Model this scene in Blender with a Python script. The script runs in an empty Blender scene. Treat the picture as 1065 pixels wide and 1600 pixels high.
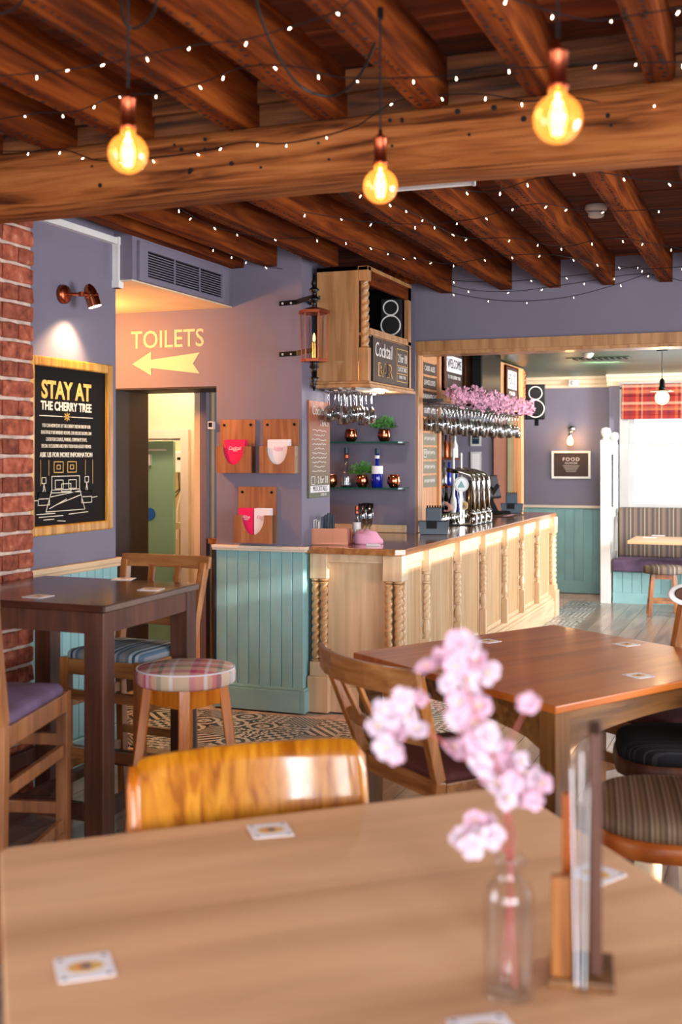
import bpy, bmesh, math, random
from mathutils import Vector, Matrix, Euler
random.seed(7)
SC = bpy.context.scene
COL = SC.collection
PI = math.pi
def rad(a): return math.radians(a)

# ------------------------------------------------------------------ camera
FPX, CXP, HOR, EYE, YAW = 1800.0, 532.5, 714.0, 1.65, 21.0
cam_d = bpy.data.cameras.new('camera'); cam = bpy.data.objects.new('camera', cam_d); COL.objects.link(cam)
cam.location = (0, 0, EYE); cam.rotation_euler = (rad(90), 0, rad(YAW))
cam_d.sensor_fit = 'VERTICAL'; cam_d.sensor_height = 36.0; cam_d.lens = FPX / 1600 * 36
cam_d.shift_y = -(800 - HOR) / 1600.0
cam_d.clip_start = 0.05; cam_d.clip_end = 200
cam_d.dof.use_dof = True; cam_d.dof.focus_distance = 7.4; cam_d.dof.aperture_fstop = 2.3
SC.camera = cam
SC.view_settings.view_transform = 'Standard'; SC.view_settings.look = 'None'
SC.view_settings.gamma = 1; SC.view_settings.use_curve_mapping = False
SC.view_settings.exposure = 0.74
SC.cycles.use_denoising = True
SC.cycles.max_bounces = 8; SC.cycles.transparent_max_bounces = 24; SC.cycles.transmission_bounces = 8
SC.cycles.sample_clamp_indirect = 6.0
SC.cycles.caustics_reflective = False; SC.cycles.caustics_refractive = False

# ------------------------------------------------------------------ world and light
W = bpy.data.worlds.new('sky'); SC.world = W; W.use_nodes = True
W.node_tree.nodes['Background'].inputs[0].default_value = (0.86, 0.93, 1.0, 1)
W.node_tree.nodes['Background'].inputs[1].default_value = 1.6

def area(name, loc, direction, sx, sy, power, color):
    d = bpy.data.lights.new(name, 'AREA'); d.shape = 'RECTANGLE'; d.size = sx; d.size_y = sy
    d.energy = power; d.color = color
    o = bpy.data.objects.new(name, d); COL.objects.link(o); o.location = loc
    o.rotation_euler = Vector(direction).to_track_quat('-Z', 'Z').to_euler()
    return o
DAY = (0.93, 0.965, 1.0)
area('daylight', (2.50, -1.15, 1.60), (-1, 0.25, -0.10), 1.5, 1.3, 120, DAY)
area('daylight', (2.50, 3.9, 1.55), (-1, 0, -0.10), 1.2, 1.3, 50, DAY)
area('daylight', (2.50, 5.0, 1.55), (-1, 0, -0.10), 2.0, 1.3, 95, DAY)
area('daylight', (0.2, -2.40, 1.60), (-0.1, 1, -0.05), 3.6, 1.4, 150, DAY)
area('daylight', (2.30, 10.8, 1.55), (-0.75, 0.66, -0.05), 1.8, 1.4, 300, DAY)  # added lamp inside the second room, aimed to brighten its far wall
area('far_wall_fill', (-1.7, 11.9, 2.60), (-.25, .75, -.75), .3, .3, 38, (1, .93, .84))  # added fill lamp aimed at the dark teal far wall
area('daylight', (2.50, 12.6, 1.55), (-1, 0.2, -0.1), 1.6, 1.4, 50, DAY)
area('daylight', (-3.38, 0.6, 1.55), (1, 0.25, -0.05), 1.5, 1.3, 40, DAY)
sun_d = bpy.data.lights.new('sun', 'SUN'); sun_d.energy = 4.5; sun_d.angle = rad(0.6); sun_d.color = (1.0, 0.93, 0.82)
sun = bpy.data.objects.new('sun', sun_d); COL.objects.link(sun)
SUN_DIR = Vector((-1.0, 0.10, -0.215)).normalized()
sun.rotation_euler = SUN_DIR.to_track_quat('-Z', 'Z').to_euler()

# ------------------------------------------------------------------ placing: where the sight line through a photo point meets a real plane
_F = Vector((-math.sin(rad(YAW)), math.cos(rad(YAW)), 0)); _R = Vector((math.cos(rad(YAW)), math.sin(rad(YAW)), 0))
def on(px, py, x=None, y=None, z=None, D=None):
    d = _F + _R * ((px - CXP) / FPX) + Vector((0, 0, (HOR - py) / FPX))
    if D is not None: t = D
    elif z is not None: t = (z - EYE) / d.z
    elif x is not None: t = x / d.x
    else: t = y / d.y
    return Vector((0, 0, EYE)) + d * t

# ------------------------------------------------------------------ materials
def s2l(c):
    f = lambda v: v / 12.92 if v <= 0.04045 else ((v + 0.055) / 1.055) ** 2.4
    return tuple(f(v / 255.0) for v in c[:3]) + (1.0,)
def base_mat(name, color=(128, 128, 128), rough=0.5, metal=0.0, emit=None, estr=0.0, trans=0.0, ior=1.45, coat=0.0, alpha=1.0, spec=0.5):
    m = bpy.data.materials.new(name); m.use_nodes = True
    b = m.node_tree.nodes['Principled BSDF']
    b.inputs['Base Color'].default_value = s2l(color)
    b.inputs['Roughness'].default_value = rough; b.inputs['Metallic'].default_value = metal
    b.inputs['IOR'].default_value = ior; b.inputs['Transmission Weight'].default_value = trans
    b.inputs['Coat Weight'].default_value = coat; b.inputs['Alpha'].default_value = alpha
    b.inputs['Coat Roughness'].default_value = 0.08
    b.inputs['Specular IOR Level'].default_value = spec
    if emit: b.inputs['Emission Color'].default_value = s2l(emit); b.inputs['Emission Strength'].default_value = estr
    return m
def N(m, t, **kw):
    n = m.node_tree.nodes.new(t)
    for k, v in kw.items():
        if k in n.inputs: n.inputs[k].default_value = v
        else: setattr(n, k, v)
    return n
def L(m, a, b): m.node_tree.links.new(a, b)
def coords(m, scale=(1, 1, 1), rand=True, kind='Object'):
    tc = N(m, 'ShaderNodeTexCoord'); mp = N(m, 'ShaderNodeMapping'); mp.inputs['Scale'].default_value = scale
    L(m, tc.outputs[kind], mp.inputs['Vector'])
    if rand:
        oi = N(m, 'ShaderNodeObjectInfo'); mu = N(m, 'ShaderNodeMath', operation='MULTIPLY'); mu.inputs[1].default_value = 37.0
        L(m, oi.outputs['Random'], mu.inputs[0]); L(m, mu.outputs[0], mp.inputs['Location'])
    return mp.outputs['Vector']
def ramp(m, fac, stops, mode='LINEAR'):
    r = N(m, 'ShaderNodeValToRGB'); r.color_ramp.interpolation = mode
    e = r.color_ramp.elements
    while len(e) > 1: e.remove(e[-1])
    e[0].position = stops[0][0]; e[0].color = s2l(stops[0][1])
    for p, c in stops[1:]:
        k = e.new(p); k.color = s2l(c)
    L(m, fac, r.inputs['Fac']); return r.outputs['Color']
def add_bump(m, height, strength=0.2, dist=0.01):
    b = N(m, 'ShaderNodeBump'); b.inputs['Strength'].default_value = strength; b.inputs['Distance'].default_value = dist
    L(m, height, b.inputs['Height']); L(m, b.outputs['Normal'], m.node_tree.nodes['Principled BSDF'].inputs['Normal'])
def vary(m, col, amt=0.3):
    oi = N(m, 'ShaderNodeObjectInfo'); mr = N(m, 'ShaderNodeMapRange'); mr.inputs['To Min'].default_value = 1 - amt; mr.inputs['To Max'].default_value = 1 + amt
    L(m, oi.outputs['Random'], mr.inputs['Value'])
    hs = N(m, 'ShaderNodeHueSaturation'); L(m, mr.outputs['Result'], hs.inputs['Value']); L(m, col, hs.inputs['Color'])
    return hs.outputs['Color']
def wood(name, dark, mid, light, axis='x', rough=0.45, coat=0.0, scale=1.0, var=0.0, contrast=0.22, bump=0.15, spec=0.5):
    m = base_mat(name, mid, rough, coat=coat, spec=spec)
    s = [14 * scale] * 3; s['xyz'.index(axis)] = 1.1 * scale
    v = coords(m, tuple(s))
    n1 = N(m, 'ShaderNodeTexNoise'); n1.inputs['Scale'].default_value = 1.6; n1.inputs['Detail'].default_value = 6; n1.inputs['Distortion'].default_value = 0.7
    L(m, v, n1.inputs['Vector'])
    c = ramp(m, n1.outputs['Fac'], [(0.5 - contrast, dark), (0.5, mid), (0.5 + contrast, light)])
    if var: c = vary(m, c, var)
    L(m, c, m.node_tree.nodes['Principled BSDF'].inputs['Base Color'])
    n2 = N(m, 'ShaderNodeTexNoise'); n2.inputs['Scale'].default_value = 5.0; n2.inputs['Detail'].default_value = 5
    L(m, v, n2.inputs['Vector']); add_bump(m, n2.outputs['Fac'], bump, 0.01)
    return m
def paint(name, color, rough=0.6, var=0.04, bump=0.05, nscale=3.0):
    m = base_mat(name, color, rough)
    v = coords(m)
    n1 = N(m, 'ShaderNodeTexNoise'); n1.inputs['Scale'].default_value = nscale; n1.inputs['Detail'].default_value = 4; L(m, v, n1.inputs['Vector'])
    lo = tuple(max(0, c * (1 - var)) for c in color); hi = tuple(min(255, c * (1 + var)) for c in color)
    L(m, ramp(m, n1.outputs['Fac'], [(0.3, lo), (0.7, hi)]), m.node_tree.nodes['Principled BSDF'].inputs['Base Color'])
    n2 = N(m, 'ShaderNodeTexNoise'); n2.inputs['Scale'].default_value = 90; L(m, v, n2.inputs['Vector']); add_bump(m, n2.outputs['Fac'], bump, 0.004)
    return m
def stripes(name, stops, axis='x', period=0.2, rough=0.9, stops2=None, period2=0.2, axis2='y', mode='CONSTANT'):
    m = base_mat(name, (128, 128, 128), rough, spec=0.15)
    tc = N(m, 'ShaderNodeTexCoord'); sp = N(m, 'ShaderNodeSeparateXYZ'); L(m, tc.outputs['Object'], sp.inputs[0])
    def one(ax, per, st):
        a = N(m, 'ShaderNodeMath', operation='DIVIDE'); a.inputs[1].default_value = per; L(m, sp.outputs['xyz'.index(ax)], a.inputs[0])
        f = N(m, 'ShaderNodeMath', operation='FRACT'); L(m, a.outputs[0], f.inputs[0]); return ramp(m, f.outputs[0], st, mode)
    c = one(axis, period, stops)
    if stops2:
        c2 = one(axis2, period2, stops2); mx = N(m, 'ShaderNodeMix', data_type='RGBA'); mx.inputs[0].default_value = 0.5
        L(m, c, mx.inputs[6]); L(m, c2, mx.inputs[7]); c = mx.outputs[2]
    L(m, c, m.node_tree.nodes['Principled BSDF'].inputs['Base Color'])
    n = N(m, 'ShaderNodeTexNoise'); n.inputs['Scale'].default_value = 300; L(m, tc.outputs['Object'], n.inputs['Vector']); add_bump(m, n.outputs['Fac'], 0.3, 0.002)
    return m
def glow(name, color, strength):
    m = bpy.data.materials.new(name); m.use_nodes = True; nt = m.node_tree; nt.nodes.clear()
    o = nt.nodes.new('ShaderNodeOutputMaterial'); e = nt.nodes.new('ShaderNodeEmission')
    e.inputs[0].default_value = s2l(color); e.inputs[1].default_value = strength; nt.links.new(e.outputs[0], o.inputs[0]); return m
def thin_glass(name, tint=(235, 240, 245), gloss=0.12, emit=None, estr=0.0):
    m = bpy.data.materials.new(name); m.use_nodes = True; nt = m.node_tree; nt.nodes.clear()
    o = nt.nodes.new('ShaderNodeOutputMaterial'); t = nt.nodes.new('ShaderNodeBsdfTransparent'); g = nt.nodes.new('ShaderNodeBsdfGlossy')
    t.inputs[0].default_value = s2l(tint); g.inputs['Roughness'].default_value = 0.05
    lw = nt.nodes.new('ShaderNodeLayerWeight'); lw.inputs[0].default_value = 0.35
    mr = nt.nodes.new('ShaderNodeMapRange'); mr.inputs['To Min'].default_value = gloss * 0.5; mr.inputs['To Max'].default_value = min(1, gloss * 5)
    nt.links.new(lw.outputs['Facing'], mr.inputs['Value'])
    mx = nt.nodes.new('ShaderNodeMixShader'); nt.links.new(mr.outputs['Result'], mx.inputs[0]); nt.links.new(t.outputs[0], mx.inputs[1]); nt.links.new(g.outputs[0], mx.inputs[2])
    out = mx.outputs[0]
    if emit:
        e = nt.nodes.new('ShaderNodeEmission'); e.inputs[0].default_value = s2l(emit); e.inputs[1].default_value = estr
        ad = nt.nodes.new('ShaderNodeAddShader'); nt.links.new(out, ad.inputs[0]); nt.links.new(e.outputs[0], ad.inputs[1]); out = ad.outputs[0]
    nt.links.new(out, o.inputs[0]); return m

M = {}
M['joist'] = wood('joist_wood', (52, 19, 4), (110, 47, 11), (148, 74, 22), 'y', 0.85, var=0.18, scale=0.9, bump=0.5, spec=.15)
M['beam'] = wood('beam_wood', (74, 34, 12), (146, 82, 38), (172, 106, 56), 'x', 0.8, scale=1.1, bump=0.8, contrast=.17, spec=.2)
M['board'] = wood('ceiling_board_wood', (60, 25, 9), (116, 52, 20), (142, 72, 32), 'x', 0.85, var=0.3, scale=0.6, bump=0.4)
M['infill'] = wood('infill_board_wood', (50, 24, 10), (108, 58, 26), (138, 82, 42), 'x', 0.8, scale=0.8, var=0.2, bump=0.6, contrast=0.14)
M['hole'] = base_mat('nail_hole_black', (20, 12, 8), 0.9)
M['lilac'] = paint('lilac_grey_paint', (121, 114, 131), 0.62, var=0.02)
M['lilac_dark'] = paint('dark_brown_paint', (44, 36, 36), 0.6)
M['sash'] = paint('sash_paint', (176, 172, 170), 0.4)
M['teal'] = paint('teal_paint', (140, 184, 186), 0.45, var=0.05)
M['cream'] = paint('cream_paint', (226, 205, 172), 0.6)
M['rail'] = paint('dado_rail_paint', (232, 216, 196), 0.4)
M['white'] = paint('white_gloss_paint', (235, 232, 228), 0.35)
M['greenceil'] = paint('green_ceiling_paint', (58, 84, 60), 0.35, var=0.06)
M['mortar'] = paint('mortar', (196, 172, 158), 0.95, var=0.12, bump=0.7, nscale=20)
M['oak'] = wood('pale_oak', (198, 164, 126), (216, 184, 146), (228, 200, 166), 'z', 0.4, coat=0.15, scale=0.8, bump=0.05)
M['oak_y'] = wood('pale_oak_long', (196, 160, 122), (214, 182, 144), (226, 198, 162), 'y', 0.4, coat=0.15, scale=0.8, bump=0.05)
M['oak_shaded'] = wood('oak_shaded', (176, 138, 98), (196, 158, 116), (208, 174, 134), 'z', 0.45, coat=0.1, scale=0.8, bump=0.05)  # darker copy of the pale oak: shade on the panels put into colour
M['twist'] = wood('twisted_oak', (160, 112, 68), (194, 148, 100), (214, 174, 128), 'z', 0.3, coat=0.3, scale=1.0, bump=0.05)
M['worktop'] = wood('worktop_wood', (120, 74, 38), (160, 106, 60), (190, 138, 88), 'y', 0.16, coat=0.6, scale=0.7, bump=0.03)
M['canopy'] = wood('canopy_oak', (150, 100, 58), (180, 130, 82), (198, 150, 102), 'z', 0.4, coat=0.2, scale=0.8, bump=0.05)
M['orange_oak'] = wood('orange_oak', (180, 118, 72), (204, 144, 96), (216, 162, 116), 'z', 0.45, scale=0.8, bump=0.05)
M['darktable'] = wood('dark_stained_wood', (40, 18, 12), (60, 30, 20), (78, 42, 28), 'x', 0.2, coat=0.2, scale=0.7, bump=0.05)
M['darkleg'] = wood('dark_brown_leg_wood', (56, 28, 18), (78, 42, 27), (94, 54, 36), 'z', 0.5, scale=1.0, bump=0.1)
M['mahog'] = wood('mahogany', (134, 62, 16), (174, 90, 30), (198, 116, 50), 'x', 0.36, coat=0.12, scale=0.5, bump=0.04, contrast=0.3)
M['brownleg'] = wood('brown_oak', (70, 42, 16), (108, 68, 30), (136, 92, 46), 'z', 0.4, scale=1.0, coat=0.2)
M['brownrail'] = wood('brown_oak_rail', (70, 42, 16), (108, 68, 30), (136, 92, 46), 'x', 0.4, scale=1.0, coat=0.2)
M['chairwood'] = wood('chair_oak', (106, 58, 22), (150, 90, 40), (178, 118, 62), 'z', 0.35, scale=1.0, coat=0.2)
M['chairrail'] = wood('chair_oak_rail', (112, 66, 30), (150, 96, 50), (176, 122, 72), 'x', 0.35, scale=1.0, coat=0.2)
M['midchair'] = wood('mid_brown_chair_wood', (104, 60, 30), (140, 86, 48), (164, 108, 64), 'z', 0.4, scale=1.0, coat=0.15)
M['stoolwood'] = wood('honey_wood', (150, 74, 8), (190, 104, 20), (208, 128, 36), 'z', 0.25, coat=0.3, scale=1.0)
M['veneer'] = wood('golden_veneer', (150, 80, 6), (186, 114, 18), (206, 138, 36), 'z', 0.3, coat=0.8, scale=1.8, bump=0.02, contrast=0.16)
M['pine'] = wood('scrubbed_pine', (190, 142, 104), (224, 176, 134), (236, 194, 152), 'x', 0.45, coat=0.0, scale=0.22, bump=0.03, contrast=0.22)
M['rackwood'] = wood('rack_ply', (122, 72, 42), (152, 98, 62), (174, 120, 82), 'z', 0.5, scale=0.9, var=0.08, bump=0.05)
M['plank'] = wood('floor_plank_wood', (108, 88, 76), (140, 118, 104), (164, 142, 126), 'y', 0.28, coat=0.3, var=0.14, scale=0.6, bump=0.05)
M['gold'] = wood('gilt_wood', (150, 92, 20), (196, 136, 44), (222, 170, 84), 'z', 0.3, coat=0.4, scale=1.0, bump=0.05)
M['copper'] = base_mat('copper', (206, 118, 84), 0.18, 1.0)
M['copper_dull'] = base_mat('aged_copper', (170, 84, 56), 0.32, 1.0)
M['copper_box'] = base_mat('brushed_copper', (214, 146, 118), 0.34, 1.0)
M['iron'] = base_mat('black_iron', (16, 16, 18), 0.3, 0.3)
M['cable'] = base_mat('black_cable', (14, 12, 12), 0.5)
M['chrome'] = base_mat('chrome', (225, 222, 216), 0.08, 1.0)
M['brass'] = base_mat('brass', (212, 160, 84), 0.2, 1.0)
M['black'] = base_mat('black_plastic', (8, 8, 9), 0.5, spec=.2)
M['blackgloss'] = base_mat('black_gloss', (10, 10, 12), 0.08)
M['chalk'] = base_mat('chalk_white', (235, 228, 220), 0.9)
M['slate'] = paint('chalkboard_slate', (62, 44, 38), 0.55, var=0.1)
M['slate_lit'] = paint('chalkboard_lit', (150, 96, 66), 0.5, var=0.08)  # lit copy of the chalkboard, warm light put into its colour
M['slate_green'] = paint('chalkboard_green', (120, 112, 88), 0.5, var=0.08)
M['poster'] = base_mat('poster_black', (20, 16, 15), 0.55, spec=0.12)
M['goldink'] = base_mat('gold_ink', (226, 178, 90), 0.5)
M['creamink'] = base_mat('cream_ink', (240, 228, 206), 0.6)
M['signcream'] = base_mat('sign_cream', (236, 204, 164), 0.6)
M['navy'] = base_mat('navy_plastic', (34, 52, 68), 0.35)
M['pink'] = base_mat('pink_card', (226, 26, 92), 0.5)
M['card'] = base_mat('white_card', (238, 232, 236), 0.5)
M['pinkink'] = base_mat('pink_ink', (232, 150, 176), 0.5)
M['pinkcloth'] = paint('pink_cloth', (248, 164, 190), 0.9, var=0.1)
M['skin'] = base_mat('skin', (226, 160, 140), 0.5)
M['leaf'] = paint('leaf_green', (58, 110, 40), 0.6, var=0.3, nscale=30)
M['bottleblue'] = base_mat('blue_glass', (16, 40, 190), 0.06, trans=0.5, coat=0.5)
M['bottleclear'] = thin_glass('clear_glass', (224, 230, 234), 0.22)
M['wineglass'] = thin_glass('wine_glass', (214, 217, 219), 0.36)
M['shelfglass'] = base_mat('green_edge_glass', (28, 78, 66), 0.08, coat=0.5)
M['windowglass'] = thin_glass('window_glass', (245, 248, 250), 0.04)
M['vaseglass'] = thin_glass('bottle_vase_glass', (252, 252, 252), 0.07)
M['bulbglass'] = thin_glass('amber_bulb_glass', (255, 226, 170), 0.10, (255, 156, 66), 0.62)
M['filament'] = glow('filament_glow', (255, 190, 96), 42)
M['filament_soft'] = glow('filament_soft_glow', (255, 178, 90), 13)
M['candle'] = glow('candle_glow', (255, 200, 130), 1.6)
M['fairy'] = glow('fairy_glow', (255, 226, 196), 10)
M['spotface'] = glow('spot_lamp_glow', (255, 236, 200), 30)
M['purple'] = paint('purple_fabric', (98, 78, 104), 0.9, var=0.15, nscale=8)
M['maroon'] = paint('maroon_fabric', (86, 42, 40), 0.8, var=0.1)
M['petal'] = paint('petal_pink', (224, 180, 200), 0.7, var=0.1, nscale=25)
M['petal2'] = paint('petal_white', (214, 190, 204), 0.7, var=0.06, nscale=25)
M['stem'] = paint('stem_pinkbrown', (176, 92, 84), 0.6)
M['bud'] = paint('bud_yellow', (236, 214, 160), 0.7)
M['garland'] = paint('garland_pink', (200, 146, 168), 0.8, var=0.25, nscale=20)
M['stainless'] = base_mat('stainless', (200, 198, 194), 0.22, 1.0)
M['copper_lit'] = paint('copper_lit_wall', (196, 136, 116), 0.6)  # wall colour with coppery light painted in
M['tan'] = paint('tan_paint', (188, 168, 132), 0.6)
M['greendoor'] = paint('green_door_paint', (128, 160, 132), 0.4)
M['screen'] = base_mat('dark_screen', (24, 14, 14), 0.2, spec=.3)
M['grey'] = base_mat('grey_plastic', (206, 204, 200), 0.4)
M['blueplastic'] = base_mat('blue_sign', (20, 90, 170), 0.4)
M['black_stripe'] = stripes('black_striped_fabric', [(0, (30, 30, 32)), (0.35, (48, 48, 50)), (0.5, (26, 26, 28)), (0.75, (66, 64, 62)), (0.82, (30, 30, 32))], 'x', 0.045)
M['brown_stripe'] = stripes('brown_striped_fabric', [(0, (128, 106, 84)), (0.2, (104, 84, 66)), (0.34, (146, 124, 100)), (0.5, (116, 94, 76)), (0.66, (150, 132, 108)), (0.8, (98, 80, 64))], 'y', 0.05)
M['blue_stripe'] = stripes('blue_striped_fabric', [(0, (126, 128, 134)), (0.15, (84, 104, 122)), (0.3, (150, 158, 166)), (0.42, (52, 78, 98)), (0.55, (170, 178, 184)), (0.7, (96, 112, 120)), (0.85, (134, 130, 126))], 'x', 0.11)
M['bench_stripe'] = stripes('bench_striped_fabric', [(0, (112, 98, 88)), (0.1, (86, 76, 72)), (0.3, (120, 106, 94)), (0.42, (92, 80, 74)), (0.6, (168, 150, 134)), (0.66, (88, 78, 72)), (0.85, (122, 104, 90))], 'x', 0.16)
M['plaid'] = stripes('pink_plaid_fabric',
    [(0, (206, 178, 150)), (0.14, (196, 60, 120)), (0.24, (222, 110, 110)), (0.38, (236, 230, 236)), (0.44, (214, 150, 130)), (0.58, (110, 132, 114)), (0.66, (214, 186, 158)), (0.8, (232, 232, 236)), (0.86, (206, 176, 150))], 'x', 0.24, 0.9,
    [(0, (206, 180, 152)), (0.2, (206, 96, 120)), (0.36, (226, 200, 176)), (0.6, (130, 140, 128)), (0.7, (214, 150, 136)), (0.88, (228, 222, 226))], 0.21, 'y')
M['blind'] = stripes('tartan_blind_fabric',
    [(0, (150, 44, 40)), (0.2, (186, 96, 60)), (0.35, (120, 34, 40)), (0.5, (206, 150, 120)), (0.56, (150, 50, 44)), (0.8, (110, 46, 54))], 'x', 0.22, 0.9,
    [(0, (150, 50, 44)), (0.3, (110, 34, 44)), (0.5, (196, 120, 84)), (0.7, (150, 60, 50)), (0.85, (210, 170, 140))], 0.2, 'z')
# bricks: colour differs brick by brick
m = base_mat('brick', (150, 70, 58), 0.9); M['brick'] = m
v = coords(m, (1, 1, 1)); n1 = N(m, 'ShaderNodeTexNoise'); n1.inputs['Scale'].default_value = 22; n1.inputs['Detail'].default_value = 6; L(m, v, n1.inputs['Vector'])
c = ramp(m, n1.outputs['Fac'], [(0.28, (92, 42, 32)), (0.5, (150, 74, 52)), (0.66, (170, 96, 72)), (0.8, (196, 146, 122))])
L(m, vary(m, c, 0.28), m.node_tree.nodes['Principled BSDF'].inputs['Base Color'])
add_bump(m, n1.outputs['Fac'], 0.8, 0.012)
# patterned floor tiles, several printed designs
def tile_mat(k):
    m = base_mat('tile_pattern', (200, 200, 200), 0.3, coat=0.2)
    tc = N(m, 'ShaderNodeTexCoord'); v = tc.outputs['Object']
    W_, K_ = (206, 202, 196), (42, 42, 44)
    if k == 0: t = N(m, 'ShaderNodeTexWave', wave_type='RINGS', rings_direction='Z'); t.inputs['Scale'].default_value = 5.5; t.inputs['Distortion'].default_value = 3; t.inputs['Detail Scale'].default_value = 6; f = t.outputs['Fac']
    elif k == 1: t = N(m, 'ShaderNodeTexWave', wave_type='BANDS', bands_direction='DIAGONAL'); t.inputs['Scale'].default_value = 8; f = t.outputs['Fac']
    elif k == 2: t = N(m, 'ShaderNodeTexChecker'); t.inputs['Scale'].default_value = 24; f = t.outputs['Fac']
    elif k == 3: t = N(m, 'ShaderNodeTexVoronoi', distance='MANHATTAN', feature='DISTANCE_TO_EDGE') if False else N(m, 'ShaderNodeTexVoronoi', distance='CHEBYCHEV'); t.inputs['Scale'].default_value = 22; t.inputs['Randomness'].default_value = 0.0; f = t.outputs['Distance']
    elif k == 4: t = N(m, 'ShaderNodeTexMagic', turbulence_depth=2); t.inputs['Scale'].default_value = 40; f = t.outputs['Fac']
    else: t = N(m, 'ShaderNodeTexWave', wave_type='BANDS', bands_direction='X'); t.inputs['Scale'].default_value = 6; t.inputs['Distortion'].default_value = 7; t.inputs['Detail Scale'].default_value = 5; f = t.outputs['Fac']
    L(m, v, t.inputs['Vector'])
    th = 0.32 if k == 3 else 0.5
    L(m, ramp(m, f, [(0, K_), (th, W_)], 'CONSTANT'), m.node_tree.nodes['Principled BSDF'].inputs['Base Color'])
    return m
TILES = [tile_mat(k) for k in range(6)]

# ------------------------------------------------------------------ geometry helpers
def link(name, me, mat=None, parent=None, loc=None, rot=None, kind=None, smooth=False, bevel=0.0):
    o = bpy.data.objects.new(name, me); COL.objects.link(o)
    if mat is not None and len(me.materials) == 0: me.materials.append(M[mat] if isinstance(mat, str) else mat)
    if parent is not None: o.parent = parent
    if loc is not None: o.location = loc
    if rot is not None: o.rotation_euler = rot
    if kind: o['kind'] = kind
    if smooth:
        for p in me.polygons: p.use_smooth = True
    if bevel:
        b = o.modifiers.new('bevel', 'BEVEL'); b.width = bevel; b.segments = 2; b.limit_method = 'ANGLE'
    return o
class B:
    """collects shapes of ONE mesh"""
    def __init__(s): s.v = []; s.f = []
    def add(s, vs, fs):
        n = len(s.v); s.v += [tuple(v) for v in vs]; s.f += [tuple(i + n for i in f) for f in fs]; return s
    def box(s, x0, x1, y0, y1, z0, z1):
        vs = [(x, y, z) for x in (x0, x1) for y in (y0, y1) for z in (z0, z1)]
        return s.add(vs, [(0, 1, 3, 2), (4, 6, 7, 5), (0, 4, 5, 1), (2, 3, 7, 6), (0, 2, 6, 4), (1, 5, 7, 3)])
    def cbox(s, c, d): return s.box(c[0]-d[0]/2, c[0]+d[0]/2, c[1]-d[1]/2, c[1]+d[1]/2, c[2]-d[2]/2, c[2]+d[2]/2)
    def bar(s, p, q, w, h, w2=None, h2=None, side=None):
        p = Vector(p); q = Vector(q); d = (q - p).normalized()
        ref = Vector(side) if side else (Vector((1, 0, 0)) if abs(d.z) > 0.7 else Vector((0, 0, 1)).cross(d))
        a = (ref - d * ref.dot(d)).normalized(); b = d.cross(a)
        w2 = w if w2 is None else w2; h2 = h if h2 is None else h2; vs = []
        for c, ww, hh in ((p, w, h), (q, w2, h2)):
            for i, j in ((-1, -1), (1, -1), (1, 1), (-1, 1)): vs.append(c + a * ww / 2 * i + b * hh / 2 * j)
        return s.add(vs, [(0, 3, 2, 1), (4, 5, 6, 7), (0, 1, 5, 4), (1, 2, 6, 5), (2, 3, 7, 6), (3, 0, 4, 7)])
    def tube(s, pts, r, seg=8, caps=True):
        pts = [Vector(p) for p in pts]; n = len(pts); rs = r if isinstance(r, (list, tuple)) else [r] * n
        vs = []; a = None
        for i, p in enumerate(pts):
            d = (pts[min(i + 1, n - 1)] - pts[max(i - 1, 0)])
            d = d.normalized() if d.length > 1e-9 else Vector((0, 0, 1))
            if a is None: a = d.orthogonal().normalized()
            a = (a - d * a.dot(d)).normalized(); b = d.cross(a)
            for k in range(seg):
                t = 2 * PI * k / seg; vs.append(p + (a * math.cos(t) + b * math.sin(t)) * rs[i])
        fs = [(i * seg + k, i * seg + (k + 1) % seg, (i + 1) * seg + (k + 1) % seg, (i + 1) * seg + k) for i in range(n - 1) for k in range(seg)]
        if caps: fs += [tuple(reversed(range(seg))), tuple((n - 1) * seg + k for k in range(seg))]
        return s.add(vs, fs)
    def lathe(s, prof, seg=20, c=(0, 0, 0), caps=True, fn=None):
        vs = []
        for r, z in prof:
            for k in range(seg):
                t = 2 * PI * k / seg; rr = r if fn is None else fn(r, t, z)
                vs.append((c[0] + rr * math.cos(t), c[1] + rr * math.sin(t), c[2] + z))
        n = len(prof)
        fs = [(i * seg + k, i * seg + (k + 1) % seg, (i + 1) * seg + (k + 1) % seg, (i + 1) * seg + k) for i in range(n - 1) for k in range(seg)]
        if caps: fs += [tuple(reversed(range(seg))), tuple((n - 1) * seg + k for k in range(seg))]
        return s.add(vs, fs)
    def prism(s, poly, ax, a0, a1):
        """poly: 2D outline in the plane square to axis ax"""
        n = len(poly); vs = []
        for a in (a0, a1):
            for p in poly:
                q = [0, 0, 0]; j = 0
                for i in range(3):
                    if i == 'xyz'.index(ax): q[i] = a
                    else: q[i] = p[j]; j += 1
                vs.append(tuple(q))
        fs = [(i, (i + 1) % n, n + (i + 1) % n, n + i) for i in range(n)] + [tuple(reversed(range(n))), tuple(n + i for i in range(n))]
        return s.add(vs, fs)
    def disc(s, c, r, nrm='z', seg=12, th=0.002):
        pts = [(math.cos(2*PI*k/seg)*r, math.sin(2*PI*k/seg)*r) for k in range(seg)]
        if nrm == 'z': return s.prism([(c[0]+a, c[1]+b) for a, b in pts], 'z', c[2]-th/2, c[2]+th/2)
        if nrm == 'x': return s.prism([(c[1]+a, c[2]+b) for a, b in pts], 'x', c[0]-th/2, c[0]+th/2)
        return s.prism([(c[0]+a, c[2]+b) for a, b in pts], 'y', c[1]-th/2, c[1]+th/2)
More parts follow.
